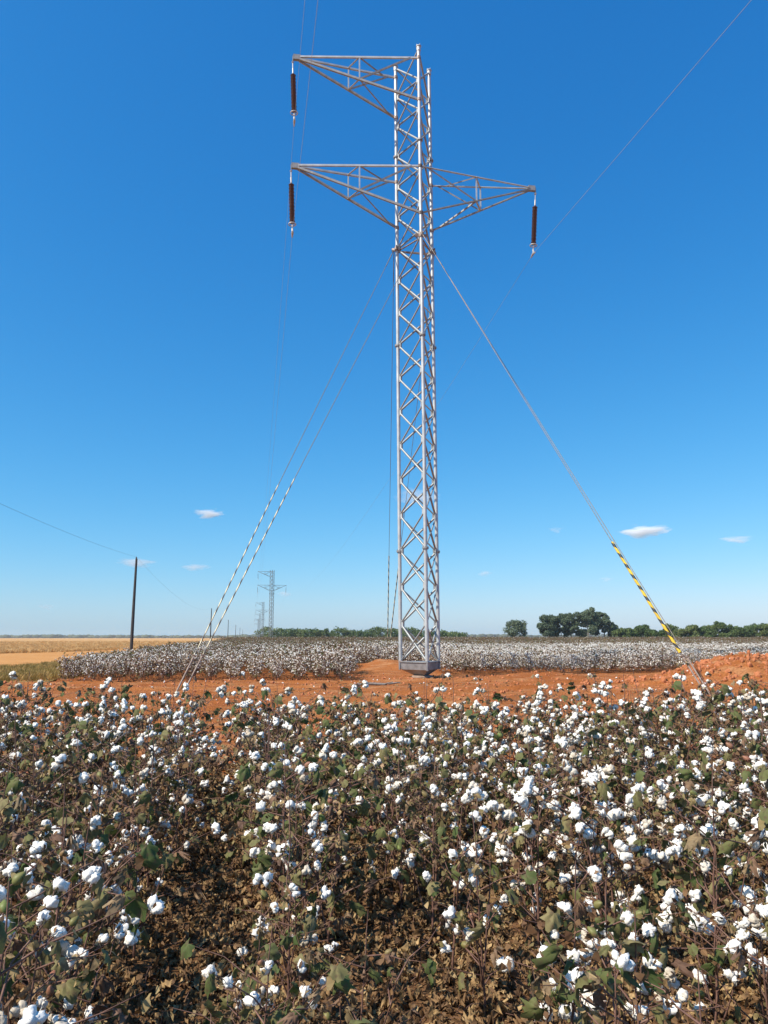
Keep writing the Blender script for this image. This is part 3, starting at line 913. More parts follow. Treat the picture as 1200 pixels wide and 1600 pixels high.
class Plant: pass
def grow(seed, h, boll_p, leaf_p, green_p, spread=1.0, shreds=70, top_spike=0.0, sides=5):
    r = random.Random(seed); P = Plant()
    mb = MB()
    nseg = 9
    wx, wy = r.uniform(-.05, .05), r.uniform(-.05, .05)
    main = [Vector((wx * (i / nseg) ** 1.5 + 0.006 * r.uniform(-1, 1), wy * (i / nseg) ** 1.5 + 0.006 * r.uniform(-1, 1), h * i / nseg - 0.02)) for i in range(nseg + 1)]
    mb.tube(main, [0.0075 * (1 - 0.72 * i / nseg) for i in range(nseg + 1)], sides + 1)
    def on_main(t):
        f = t * nseg; i = min(int(f), nseg - 1)
        return main[i].lerp(main[i + 1], f - i)
    P.bolls, P.leaves, P.greens = [], [], []
    ups = []
    for k in range(r.choice([1, 2, 2, 3]) if sides > 3 else 1):          # upright side stems from low on the plant
        b0 = on_main(r.uniform(0.10, 0.28)); az = r.uniform(0, 6.28); Lu = h * r.uniform(0.40, 0.74); le = r.uniform(0.22, 0.42)
        up = [b0 + Vector((math.cos(az) * le * Lu * (i / 5) ** 0.75, math.sin(az) * le * Lu * (i / 5) ** 0.75, Lu * i / 5)) + Vector((r.uniform(-1, 1), r.uniform(-1, 1), 0)) * 0.008 for i in range(6)]
        mb.tube(up, [0.0055 * (1 - 0.7 * i / 5) for i in range(6)], 4, cap=False)
        ups.append(up)
    sh = MB(); nsh = 0
    spots = []
    nb = int(11 + h * 7)
    for b in range(nb):
        t = 0.16 + (0.97 - 0.16 - top_spike) * (b + 0.5 * r.random()) / nb
        az = b * R(137) + r.uniform(-.4, .4) + seed
        base = on_main(t)
        if ups and b % 3 == 2:
            up = r.choice(ups); i_ = r.randrange(1, 5); base = up[i_].lerp(up[i_ + 1], r.random())
        L = spread * (0.10 + 0.27 * math.sin(math.pi * min(1, (1.05 - t) * 0.95)) ** 0.8) * r.uniform(0.7, 1.2)
        el = R(r.uniform(15, 48))
        nodes = 2 if L < 0.18 else 3
        pts = [base]; d = Vector((math.cos(az) * math.cos(el), math.sin(az) * math.cos(el), math.sin(el)))
        for k in range(nodes):
            zz = R(16) * (-1) ** k
            dd = Matrix.Rotation(zz, 3, 'Z') @ d
            dd.z -= 0.10 * k
            pts.append(pts[-1] + dd * (L / nodes))
        mb.tube(pts, [0.0042 - 0.0028 * i / nodes for i in range(nodes + 1)], 4 if sides > 3 else 3, cap=False)
        for k in range(1, nodes + 1):
            p = pts[k]; spots.append((p, d))
            dirn = Vector((d.x * 0.7 + r.uniform(-.5, .5), d.y * 0.7 + r.uniform(-.5, .5), r.uniform(-0.1, 0.9)))
            if r.random() < boll_p * (1.0 if t > 0.3 else 0.55):
                sz = r.uniform(0.58, 1.04)
                P.bolls.append((p + dirn.normalized() * 0.012, dirn, r.uniform(0, 6.28), sz, r.randrange(8)))
                if r.random() < 0.38:
                    d2 = Vector((dirn.x + r.uniform(-1, 1), dirn.y + r.uniform(-1, 1), r.uniform(-.7, .8))).normalized()
                    P.bolls.append((p + d2 * 0.042 * sz, d2, r.uniform(0, 6.28), sz * r.uniform(0.75, 1.05), r.randrange(8)))
            elif r.random() < 0.035:
                P.greens.append((p, dirn, r.uniform(0.8, 1.25)))
            if r.random() < leaf_p * (1.1 - 0.35 * t):
                ld = Vector((d.x + r.uniform(-.8, .8), d.y + r.uniform(-.8, .8), r.uniform(-1.3, 0.25)))
                pet = p + Vector((ld.x, ld.y, 0.35)).normalized() * r.uniform(0.02, 0.06)
                mb.tube([p, pet], [0.0016, 0.001], 3, cap=False)
                gr = r.random() < green_p
                P.leaves.append((pet, ld, r.uniform(-1.3, 1.3), r.uniform(0.48, 0.98) if gr else r.uniform(0.36, 0.82), r.randrange(5), gr))
    for k in range(shreds):
        p, d = r.choice(spots)
        q = p + Vector((r.uniform(-1, 1), r.uniform(-1, 1), r.uniform(-1, 0.6))) * 0.028
        V, F = shred_shape(r.randrange(40))
        M = orient(q, Vector((r.uniform(-1, 1), r.uniform(-1, 1), r.uniform(-1.2, .5))), r.uniform(0, 6), r.uniform(0.018, 0.050))
        sh.add([M @ Vector(v) for v in V], F)
    P.stem, P.shred = mb, sh
    return P

# near-plant templates: look word, height, boll share, leaf share, green share
TPL_SPEC = [
    ('boll-laden', 1.04, 0.34, 0.56, 0.72, 0.0), ('boll-laden', 0.96, 0.40, 0.50, 0.70, 0.04), ('boll-laden', 1.10, 0.32, 0.58, 0.75, 0.08),
    ('brown-leaved', 1.00, 0.13, 0.82, 0.46, 0.05), ('brown-leaved', 1.08, 0.16, 0.76, 0.42, 0.10), ('brown-leaved', 0.92, 0.12, 0.82, 0.50, 0.0),
    ('green-leaved', 0.94, 0.09, 0.92, 0.90, 0.05), ('green-leaved', 1.02, 0.12, 0.86, 0.86, 0.0),
    ('bare-stemmed', 1.18, 0.14, 0.20, 0.40, 0.20), ('bare-stemmed', 1.10, 0.18, 0.18, 0.40, 0.22)]
TPL = []
for i, (look, h, bp_, lp_, gp_, spk) in enumerate(TPL_SPEC):
    P = grow(100 + i, h, bp_, lp_, gp_, 1.12, 170, spk)
    P.look = look
    P.me_stem = P.stem.build('stem', [M_STEM], True)
    P.me_shred = P.shred.build('dry_bracts', [M_BRACT])
    # stem with the burrs of its bolls, for plants farther back
    for p, d, ro, s, v in P.bolls:
        M = orient_z(p, d, ro, s); V, F = burr_shape(v % 4)
        P.stem.add([M @ Vector(q) for q in V], F, 1)
    P.me_stem_b = P.stem.build('stem', [M_STEM, M_BURR], False)
    TPL.append(P)

def plant_things(P, loc, rz, sc, tilt, label, detail):
    M = Matrix.Translation(loc) @ Matrix.Rotation(tilt[0], 4, 'X') @ Matrix.Rotation(tilt[1], 4, 'Y') @ Matrix.Rotation(rz, 4, 'Z') @ Matrix.Scale(sc, 4)
    root = obj('cotton_plant', None, None, M, label=label, cat='cotton plant', group='cotton plants of the near patch')
    obj('stem', P.me_stem if detail else P.me_stem_b, root)
    obj('dry_bracts', P.me_shred, root, kind='stuff')
    for p, d, ro, s, v in P.bolls:
        b = obj('boll', BOLL[v], root, orient_z(p, d, ro, s))
        if detail:
            obj('burr', BURR[v % 4], b)
    for p, d, ro, s, v, g in P.leaves:
        obj('leaf', (LEAFG if g else LEAFB)[v], root, orient(p, d, ro, s))
    for p, d, s in P.greens:
        obj('green_boll', GBOLL, root, orient_z(p, d, 0, s))

ORD = ['', 'first', 'second', 'third', 'fourth', 'fifth', 'sixth', 'seventh', 'eighth', 'ninth', 'tenth', 'eleventh', 'twelfth', 'thirteenth', 'fourteenth', 'fifteenth', 'sixteenth']
def ordw(n):
    if n < len(ORD): return ORD[n]
    return '%d%s' % (n, {1: 'st', 2: 'nd', 3: 'rd'}.get(n % 10 if n // 10 != 1 else 0, 'th'))

# near patch: rows run away from the camera, towards the clearing
ROW, BACK = 0.88, 9.9
pr = random.Random(5)
cand = []
for ri in range(-14, 16):
    u = ri * ROW + 0.18
    end = BACK + pr.uniform(-0.7, 0.35)
    v = end
    k = 0
    while v > 0.6:
        x = u * UD[0] + v * VD[0] + pr.gauss(0, 0.13); y = u * UD[1] + v * VD[1]
        k += 1
        cand.append((ri, k, x, y))
        v -= pr.uniform(0.15, 0.29)
keep, extra = [], []
for ri, k, x, y in cand:
    d = math.hypot(x, y)
    if y < 1.9 and abs(x) < 2.2: continue
    hs_ = 1.0
    c = x / max(y, 0.1)
    # a thin, low stretch in the middle foreground
    if y < 3.6 and -0.30 < c < 0.20:
        if y < 2.0 or pr.random() < 0.14: continue
        hs_ = pr.uniform(0.62, 0.90)
    elif y < 2.1 and -0.42 < c < 0.34:
        if pr.random() < 0.6: continue
        hs_ = 0.75
    elif y < 3.4:
        hs_ = 0.88
    if y > 8.6 and c > 0.42 and pr.random() < 0.35: continue
    # thin and thick stretches
    if vnoise(np.array([x * 0.9 + 3.1]), np.array([y * 0.8]), 123)[0] < 0.30 and pr.random() < 0.35: continue
    hs_ *= (1.10 if y > 8 else 1.0 + 0.10 * max(0, y - 5) / 3) * (0.90 + 0.20 * float(vnoise(np.array([x * 1.3]), np.array([y * 1.1]), 124)[0]))
    vis = abs(c) < 0.53 + 0.25 / max(y, 0.5)
    (keep if vis else extra).append((ri, k, x, y, hs_))
keep.sort(key=lambda t: math.hypot(t[2], t[3]))
things, rest = keep[:300], keep[300:] + extra
rows = sorted({t[0] for t in things})
rank = {r_: i + 1 for i, r_ in enumerate(rows)}
byrow = {}
for t in things: byrow.setdefault(t[0], []).append(t)
pick = random.Random(9)
def choose(x, y):
    c = x / y
    if y < 5.0 and -0.26 < c < 0.08: w = [3, 2, 3, 3, 2, 3, 5.5, 5.5, 1, 1]
    elif c > 0.05: w = [8, 9, 8, 1.5, 1.5, 1.5, 1.2, 1.2, .8, 1] if y < 7.5 else [3, 3, 3, 2, 3, 1, 1, 1, 4, 4]
    elif c < -0.22 and y < 4.5: w = [5, 5, 5, 1.5, 1.5, 1.5, 0.6, 0.6, 2, 2]
    else: w = [3, 3, 3, 4, 4, 3, 1.6, 1.6, 2.5, 2.5]
    return pick.choices(range(10), w)[0]
n_near = 0
for r_ in rows:
    seq = sorted(byrow[r_], key=lambda t: -t[3])
    for n_, (ri, k, x, y, hs_) in enumerate(seq):
        ti = choose(x, y)
        P = TPL[ti]
        lab = '%s cotton plant, %s from the far end of the near patch\'s %s row from left' % (P.look, ordw(n_ + 1), ordw(rank[r_]))
        plant_things(P, (x, y, float(ground_z(x, y)) - 0.01), pick.uniform(0, 6.28), hs_ * pick.uniform(0.86, 1.08),
                     (pick.gauss(0, 0.06), pick.gauss(0, 0.06)), lab, math.hypot(x, y) < 4.6)
        n_near += 1

# ---- instanced ground cover: one object per kind of stuff
def gn_scatter(name, pts, rots, scls, idx, sources, label=None, cat=None):
    """`sources`: meshes; every vertex of the object carries one of them"""
    src = bpy.data.collections.new(name + '_sources')
    for i, m in enumerate(sources):
        o = bpy.data.objects.new('%s_%02d' % (name, i), m); src.objects.link(o)
    me = bpy.data.meshes.new(name)
    me.vertices.add(len(pts)); me.vertices.foreach_set('co', np.asarray(pts, dtype=np.float32).ravel())
    a = me.attributes.new('rot', 'FLOAT_VECTOR', 'POINT'); a.data.foreach_set('vector', np.asarray(rots, dtype=np.float32).ravel())
    a = me.attributes.new('scl', 'FLOAT_VECTOR', 'POINT')
    s = np.asarray(scls, dtype=np.float32)
    if s.ndim == 1: s = np.repeat(s[:, None], 3, 1)
    a.data.foreach_set('vector', s.ravel())
    a = me.attributes.new('idx', 'INT', 'POINT'); a.data.foreach_set('value', np.asarray(idx, dtype=np.int32))
    o = obj(name, me, kind='stuff', label=label, cat=cat)
    ng = bpy.data.node_groups.new(name, 'GeometryNodeTree')
    ng.interface.new_socket('Geometry', in_out='INPUT', socket_type='NodeSocketGeometry')
    ng.interface.new_socket('Geometry', in_out='OUTPUT', socket_type='NodeSocketGeometry')
    N, Lk = ng.nodes, ng.links
    gi = N.new('NodeGroupInput'); go = N.new('NodeGroupOutput')
    ci = N.new('GeometryNodeCollectionInfo'); ci.inputs['Collection'].default_value = src
    ci.inputs['Separate Children'].default_value = True; ci.inputs['Reset Children'].default_value = True
    ip = N.new('GeometryNodeInstanceOnPoints'); ip.inputs['Pick Instance'].default_value = True
    def at(nm, ty):
        q = N.new('GeometryNodeInputNamedAttribute'); q.data_type = ty; q.inputs['Name'].default_value = nm; return q.outputs['Attribute']
    Lk.new(gi.outputs[0], ip.inputs['Points']); Lk.new(ci.outputs[0], ip.inputs['Instance'])
    Lk.new(at('idx', 'INT'), ip.inputs['Instance Index'])
    e2r = N.new('FunctionNodeEulerToRotation'); Lk.new(at('rot', 'FLOAT_VECTOR'), e2r.inputs[0])
    Lk.new(e2r.outputs[0], ip.inputs['Rotation']); Lk.new(at('scl', 'FLOAT_VECTOR'), ip.inputs['Scale'])
    Lk.new(ip.outputs['Instances'], go.inputs[0])
    md = o.modifiers.new('scatter', 'NODES'); md.node_group = ng
    return o

def joined(P, boll_sub, nl, mats=(M_STEM, M_BURR, M_COTTON, M_LG, M_LB, M_BRACT)):
    """a whole plant as one light mesh, for the far field"""
    mb = MB(); mb.V, mb.F, mb.M = list(P.stem.V), list(P.stem.F), list(P.stem.M)
    for p, d, ro, s, v in P.bolls:
        V, F = boll_shape(v, boll_sub, nl); M = orient_z(p, d, ro, s * (1.0 if nl > 1 else 1.55))
        mb.add([M @ Vector(q) for q in V], F, 2)
    for p, d, ro, s, v, g in P.leaves:
        M = orient(p, d, ro, s)
        if nl > 1:
            V, F = leaf_shape((10 if g else 30) + v, 0.5, 1.0, 0.1)
        else:
            V, F = [(0, 0, 0), (.05, .045, -.01), (.05, -.045, -.012), (.095, 0, -.04)], [(0, 2, 1), (1, 2, 3)]
        mb.add([M @ Vector(q) for q in V], F, 3 if g else 4)
    mb.add(P.shred.V, P.shred.F, 5)
    return mb.build('cotton_mass', list(mats))

LOD0 = [joined(P, 2, 4) for P in TPL]
rp, rr_, rs_, rx_ = [], [], [], []
for ri, k, x, y, hs_ in rest:
    rp.append((x, y, float(ground_z(x, y)) - 0.01)); rr_.append((pick.gauss(0, .06), pick.gauss(0, .06), pick.uniform(0, 6.28)))
    rs_.append(hs_ * pick.uniform(.86, 1.08)); rx_.append(choose(x, y))
gn_scatter('cotton_patch_margin', rp, rr_, rs_, rx_, LOD0, 'brown and white cotton growth at the margins of the near patch', 'cotton crop')

# far field
FAR_T = [grow(300 + i, h, b, l, g, 1.0, 90, 0.0, 3) for i, (h, b, l, g) in enumerate(
    [(1.06, .56, .7, .2), (1.0, .64, .6, .15), (1.1, .50, .7, .25), (1.02, .40, .8, .15), (0.98, .58, .6, .2), (1.12, .36, .8, .3)])]
FAR_O = [grow(400 + i, h, b, l, g, 1.15, 60, 0.0, 3) for i, (h, b, l, g) in enumerate([(1.1, .07, .95, .6), (1.0, .10, .95, .4), (1.15, .05, .95, .7)])]
LOD1 = [joined(P, 1, 3) for P in FAR_T[:6]]
LOD2 = [joined(P, 1, 1) for P in FAR_T[:6]] + [joined(P, 1, 1) for P in FAR_O]
def in_field(u, v):
    x = -12.2 + u * UD[0] + v * VD[0]; y = 28.9 + u * UD[1] + v * VD[1]
    ok = (u > 0.15) & (v > 0)
    left = (x < -1.35) & (v > 0.0)
    tu, tv = field_uv(TOWER[0], TOWER[1])
    right = (x > 2.6) & (v > tv + 2.3 + 0.35 * np.sin(u * 0.7)) & (u > 0)
    gapback = v > tv + 10.0
    heap = ((np.abs((x - 15) / 8.0) < 1) & (np.abs((y - 28.6 - 0.17 * (x - 13.6)) / 3.2) < 1))
    return ok & (left | right | gapback) & ~heap, x, y
nr = np.random.RandomState(77)
def rows_pts(v0, v1, umax, row, step, jit):
    us_ = np.arange(0.3, umax, row); out = []
    for u in us_:
        n = int((v1 - v0) / step)
        v = v0 + (np.arange(n) + nr.rand(n)) * step
        out.append(np.stack([u + nr.randn(n) * jit, v], 1))
    A = np.concatenate(out)
    if v0 < 5: A[:, 1] += 0.9 * (vnoise(A[:, 0] / row, A[:, 0] * 0, 91) - 0.5)
    ok, x, y = in_field(A[:, 0], A[:, 1])
    fr = (np.abs(x) < 0.60 * np.maximum(y, 1) + 6) & ((vnoise(x * 0.6, y * 0.6, 133) > 0.16) | (nr.rand(len(x)) < 0.4))
    m = ok & fr
    return x[m], y[m]
def scatter_crop(name, x, y, src, idx, smin, smax, wide, label):
    n = len(x); z = ground_z(x, y) - 0.01
    rot = np.stack([nr.randn(n) * .07, nr.randn(n) * .07, nr.rand(n) * 6.28], 1)
    s = nr.uniform(smin, smax, n) * (0.78 + 0.42 * vnoise(x * 0.45, y * 0.45, 131)) * (0.9 + 0.2 * vnoise(x * 0.08, y * 0.08, 132))
    gn_scatter(name, np.stack([x, y, z], 1), rot, np.stack([s * wide, s * wide, s], 1), idx, src, label, 'cotton crop')
x, y = rows_pts(0, 42, 62, 0.88, 0.20, 0.07)
scatter_crop('cotton_crop', x, y, LOD1, np.where((x > 2) & (nr.rand(len(x)) < 0.75), np.array([0, 1, 4, 1])[nr.randint(0, 4, len(x))], nr.randint(0, 6, len(x))), 0.86, 1.1, 1.0, 'dense brown and white cotton crop standing behind the red clearing')
x, y = rows_pts(42, 130, 130, 0.88, 0.42, 0.12)
d = np.clip((y - 62) / 28, 0, 1)
pickfar = np.where(nr.rand(len(x)) < d * 0.9, 6 + nr.randint(0, 3, len(x)), nr.randint(0, 6, len(x)))
scatter_crop('cotton_crop_middle', x, y, LOD2, pickfar, 0.90 , 1.16, 1.3, 'brown olive cotton crop in the middle distance')
x, y = rows_pts(130, 560, 430, 2.2, 1.3, 0.9)
scatter_crop('cotton_crop_far', x, y, LOD2, 6 + nr.randint(0, 3, len(x)), 1.35, 1.65, 2.2, 'olive band of cotton crop reaching the far trees')

# leaf litter under the near plants
LIT = [make_mesh('litter', *leaf_shape(60 + s, 1.0 + 0.2 * s, 0.3, 0.2 * (s % 3), 0.7), [M_LITTER], None, True) for s in range(5)]
for s in range(4):
    V, F = shred_shape(70 + s); LIT.append(make_mesh('litter', [[a * .07 for a in v] for v in V], F, [M_LITTER]))
mb = MB(); mb.tube([(0, 0, 0), (.07, .01, .01), (.15, -.005, .0)], [.003, .0025, .0015], 4); LIT.append(mb.build('litter', [M_STEM]))
n = 70000
y = 1.2 + (nr.rand(n) ** 0.8) * 9.6
x = (nr.rand(n) * 2 - 1) * (0.6 * y + 1.2)
z = ground_z(x, y) + 0.018 + 0.03 * nr.rand(n) ** 2
rot = np.stack([nr.randn(n) * .6, nr.randn(n) * .6, nr.rand(n) * 6.28], 1)
gn_scatter('leaf_litter', np.stack([x, y, z], 1), rot, nr.uniform(.28, .85, n), nr.randint(0, 10, n), LIT, 'dry brown fallen leaves covering the soil under the near cotton', 'leaf litter')

# clods on the clearing and the heap
CLOD = []
for s in range(5):
    v, f = ICO[2]; v = lump(lump(v, 200 + s, 0.35, 1.8), 300 + s, 0.2, 4.5) * np.array([1, .8, .6]); CLOD.append(make_mesh('clod', v.tolist(), f, [M_SOILC]))
n = 14000
y = 9.5 + nr.rand(n) * 26; x = (nr.rand(n) * 2 - 1) * (0.6 * y + 2)
nh = 2500
hx = 13.5 + nr.randn(nh) * 3.5; hy = 27.6 + 0.17 * (hx - 13.6) + nr.randn(nh) * 1.3
x = np.concatenate([x, hx]); y = np.concatenate([y, hy]); n += nh
s = 0.012 + 0.06 * nr.rand(n) ** 6; s[-nh:] *= 1.7
z = ground_z(x, y) + s * 0.2
gn_scatter('soil_clods', np.stack([x, y, z], 1), nr.rand(n, 3) * 6.28, s, nr.randint(0, 5, n), CLOD, 'loose red clods strewn over the clearing', 'clods')

# scraps of fallen cotton and dry stalks in the clearing
SCR = [make_mesh('scrap', *boll_shape(500 + s, 1, 2), [M_COTTON], None, True) for s in range(2)] + [LIT[0], LIT[2], LIT[9]]
n = 2200
y = 10 + nr.rand(n) ** 1.3 * 22; x = (nr.rand(n) * 2 - 1) * (0.6 * y + 2)
z = ground_z(x, y) + 0.01
gn_scatter('crop_scraps', np.stack([x, y, z], 1), np.stack([nr.randn(n) * .5, nr.randn(n) * .5, nr.rand(n) * 6.28], 1), nr.uniform(.7, 1.5, n),
           nr.choice([0, 1, 2, 3, 4], n, p=[.12, .08, .3, .3, .2]), SCR, 'scraps of dry leaf and fallen cotton on the clearing', 'crop scraps')

# grass tufts
def tuft(seed, nb, h, w, mat):
    r = random.Random(seed); mb = MB()
    for k in range(nb):
        a = r.uniform(0, 6.28); L = h * r.uniform(.5, 1.1); o = r.uniform(0, w); lean = r.uniform(.1, .6)
        bx_, by_ = o * math.cos(a), o * math.sin(a); c, s_ = math.cos(a + r.uniform(-.8, .8)), math.sin(a)
        bw = 0.006 + 0.004 * r.random()
        p0 = Vector((bx_, by_, 0)); p1 = p0 + Vector((c * L * lean * .4, s_ * L * lean * .4, L * .6)); p2 = p1 + Vector((c * L * lean * .6, s_ * L * lean * .6, L * .35))
        t = Vector((-s_, c, 0)) * bw
        mb.add([p0 - t, p0 + t, p1 - t * .8, p1 + t * .8, p2], [(0, 1, 3, 2), (2, 3, 4)])
    return mb.build('tuft', [mat])
GT = [tuft(s, 34, 0.22, 0.16, M_GRASS) for s in range(4)]
ST = [tuft(20 + s, 30, 0.42, 0.22, M_STRAW) for s in range(4)]
n = 9000
n = 16000
u = -nr.rand(n) * 30 - 0.1; v = 0.5 + nr.rand(n) * 31
m = ~on_track(-12.2 + u * UD[0] + v * VD[0], 28.9 + u * UD[1] + v * VD[1])
u, v = u[m], v[m]; x = -12.2 + u * UD[0] + v * VD[0]; y = 28.9 + u * UD[1] + v * VD[1]
keepm = nr.rand(len(x)) < np.clip((v - 0.3) / 3.0, 0.05, 1)
x, y = x[keepm], y[keepm]; n = len(x)
gn_scatter('verge_grass', np.stack([x, y, ground_z(x, y) + 0.02], 1), np.stack([nr.randn(n) * .1, nr.randn(n) * .1, nr.rand(n) * 6.28], 1), nr.uniform(.6, 1.5, n), nr.randint(0, 4, n), GT, 'olive green grass at the left end of the far cotton', 'grass')
n = 42000
v = 33 + 240 * nr.rand(n) ** 1.6; u = -1.5 - nr.rand(n) * (20 + 0.6 * v)
x = -12.2 + u * UD[0] + v * VD[0]; y = 28.9 + u * UD[1] + v * VD[1]
m = (np.abs(x) < 0.62 * y + 5) & ~on_track(x, y); x, y, v = x[m], y[m], v[m]; n = len(x)
s = nr.uniform(.6, 1.3, n)
gn_scatter('field_straw', np.stack([x, y, ground_z(x, y) + 0.05], 1), np.stack([nr.randn(n) * .12, nr.randn(n) * .12, nr.rand(n) * 6.28], 1),
           np.stack([s * (1 + v / 90), s * (1 + v / 90), s], 1), nr.randint(0, 4, n), ST, 'golden dry straw standing in the left field', 'straw')

# ------------------------------------------------------------------ fallen branch by the tower
mb = MB()
mb.tube([(-0.75, 0, 0.05), (-0.3, 0.05, 0.09), (0.25, 0.0, 0.07), (0.8, 0.10, 0.13)], [0.035, 0.05, 0.045, 0.02], 7)
mb.tube([(0.25, 0, 0.08), (0.55, -0.12, 0.16)], [0.025, 0.01], 5)
mb.tube([(-0.3, .05, 0.08), (-0.6, 0.2, 0.2)], [0.025, 0.01], 5)
o = obj('fallen_branch', mb.build('fallen_branch', solid('dead_wood', [(0.3, (0.12, 0.10, 0.085)), (0.7, (0.32, 0.28, 0.25))], 8, 0.9, 0, 0.4, 30), True), label='grey dead branch lying on the red soil before the pylon', cat='branch')
o.location = (-0.25, 26.5, float(ground_z(-0.25, 26.5)))

# ------------------------------------------------------------------ trees
def crown_mesh(name, blobs, n, size, mat, seed):
    """leaf clumps spread over the shells of many small lobes"""
    rs = np.random.RandomState(seed)
    B = np.array(blobs)
    w = B[:, 3] ** 2; w = w / w.sum()
    pick_ = rs.choice(len(B), n, p=w)
    d = rs.randn(n, 3); d /= np.linalg.norm(d, axis=1)[:, None]
    rad = B[pick_, 3] * (0.55 + 0.5 * rs.rand(n))
    c = B[pick_, :3] + d * rad[:, None] * np.array([1, 1, .8])
    a = rs.randn(n, 3); a += d * 0.8
    a /= np.linalg.norm(a, axis=1)[:, None]
    t = np.cross(a, rs.randn(n, 3)); t /= np.linalg.norm(t, axis=1)[:, None]
    b = np.cross(a, t)
    s = size * rs.uniform(.6, 1.3, n)[:, None]
    V = np.stack([c - t * s * .5, c + b * s * .32, c + t * s * .6, c - b * s * .36], 1).reshape(-1, 3)
    F = np.arange(n * 4).reshape(-1, 4)
    return make_mesh(name, V.tolist(), F.tolist(), [mat])
def build_tree(name, loc, H, W, seed, mat, label, group, euc=True, nleaf=2600, cat='tree', lsize=0.75):
    r = random.Random(seed)
    root = obj(name, None, label=label, cat=cat, group=group); root.location = (loc[0], loc[1], 0)
    mb = MB(); blobs = []
    th = H * (0.22 if euc else 0.12)
    bend = [Vector((0, 0, -0.3)), Vector((r.uniform(-.3, .3), r.uniform(-.3, .3), th)), Vector((r.uniform(-.08, .08) * H, r.uniform(-.05, .05) * H, H * .55)), Vector((r.uniform(-.1, .1) * H, r.uniform(-.05, .05) * H, H * .88))]
    r0 = H * 0.020
    mb.tube(bend, [r0, r0 * .85, r0 * .5, r0 * .15], 8)
    nl = 12 if euc else 9
    for k in range(nl):
        t = (0.22 if euc else 0.1) + (0.70 if euc else 0.75) * (k + r.random()) / nl
        f = t * 3 * 0.97; i = min(int(f), 2); p = bend[i].lerp(bend[i + 1], f - i)
        az = k * 2.4 + r.uniform(-.5, .5)
        prof = math.sin(math.pi * min(1, 0.18 + t * 0.80)) ** 0.6
        L = W * .5 * prof * r.uniform(.6, 1.05)
        q = p + Vector((math.cos(az) * L, math.sin(az) * L, L * r.uniform(.25, .7)))
        q.z = min(q.z, H * 0.95)
        mid = p.lerp(q, .5) + Vector((0, 0, -.06 * L))
        mb.tube([p, mid, q], [r0 * .35, r0 * .25, r0 * .08], 5)
        for j in range(4):
            e = p.lerp(q, r.uniform(.55, 1.05)) + Vector((r.gauss(0, .07) * W, r.gauss(0, .07) * W, r.gauss(0.02, .05) * H))
            blobs.append((e.x, e.y, min(max(e.z, H * .10), H * .95), W * r.uniform(.10, .19)))
    for j in range(5):
        blobs.append((bend[3].x + r.gauss(0, .07) * W, bend[3].y + r.gauss(0, .07) * W, H * r.uniform(.8, .95), W * r.uniform(.07, .13)))
    obj('trunk', mb.build('trunk', [M_BARK], True), root)
    obj('crown', crown_mesh('crown', blobs, nleaf, lsize, mat, seed), root)
    return root
def at_px(px, D):
    return ((px - 600) / 1200 * D / 0.987 * 0.975, D)
EUC = [(804, 425, 11.0, 13.5, 'lone pale open-crowned tree left of the tall clump'),
       (858, 425, 14.0, 13.0, 'rounded dark green tree at the left end of the tall clump'),
       (876, 436, 15.0, 8.5, 'narrow tree second from left in the tall clump'),
       (893, 428, 16.5, 9.5, 'paler airy tree in the middle of the tall clump'),
       (919, 425, 18.4, 13.5, 'tallest broad tree of the clump on the right'),
       (944, 430, 16.8, 11.0, 'dark rounded tree at the right end of the tall clump'),
       (958, 432, 9.0, 6.5, 'small tree under the right edge of the tall clump')]
for i, (px, D, H, W, lab) in enumerate(EUC):
    build_tree('eucalyptus_tree', at_px(px, D), H, W, 900 + i, M_EUC, lab, 'tall trees on the right', True, 9000 if i else 3600, lsize=0.85)
tl = random.Random(4)
x_ = 972; k = 0
while x_ < 1260:
    H = tl.uniform(5.2, 8.6) if x_ < 1120 else tl.uniform(6.5, 10.2)
    k += 1
    build_tree('hedge_tree', at_px(x_, 415 + tl.uniform(-12, 12)), H, tl.uniform(8, 13), 950 + k, M_BUSH, '%s tree from left in the low green tree line right of the tall clump' % ordw(k), 'tree line on the right', False, 3200, lsize=0.9)
    x_ += tl.uniform(9, 25)
x_ = 414; k = 0
while x_ < 720:
    t = (x_ - 414) / 300
    H = (10.5 - 5.0 * t + (2.2 if 575 < x_ < 640 else 0)) * tl.uniform(.8, 1.12)
    k += 1
    build_tree('wood_tree', at_px(x_, 640 + tl.uniform(-25, 25)), H, tl.uniform(11, 17), 1000 + k, M_BUSH, '%s tree from left in the low wood behind the pylon' % ordw(k), 'trees of the low wood behind the pylon', False, 900, lsize=1.2)
    x_ += tl.uniform(9, 15)

# far wood along the horizon: one mass of crowns
rs = np.random.RandomState(8)
blobs = []
for k in range(420):
    px = -700 + k * 6.2 + rs.rand() * 4
    D = 3000 + 500 * rs.rand()
    hgt = 9 + 9 * vnoise(np.array([px * 0.012]), np.array([3.3]), 44)[0] + 3 * rs.rand()
    blobs.append(((px - 600) / 1200 * D, D, hgt * 0.45, 11 + 5 * rs.rand(), hgt * 0.55))
V, F = [], []
for bx_, by_, bz, rr0, hh in blobs:
    v, f = ICO[1]; v = lump(v, int(bx_) % 997, .25, 2) * np.array([rr0 * 1.6, rr0, hh]) + np.array([bx_, by_, bz])
    b = len(V); V += v.tolist(); F += [[i + b for i in q] for q in f]
obj('far_wood', make_mesh('far_wood', V, F, [M_FARWOOD], None, True), label='thin dark line of far-off woods on the horizon', cat='woodland', kind='stuff')

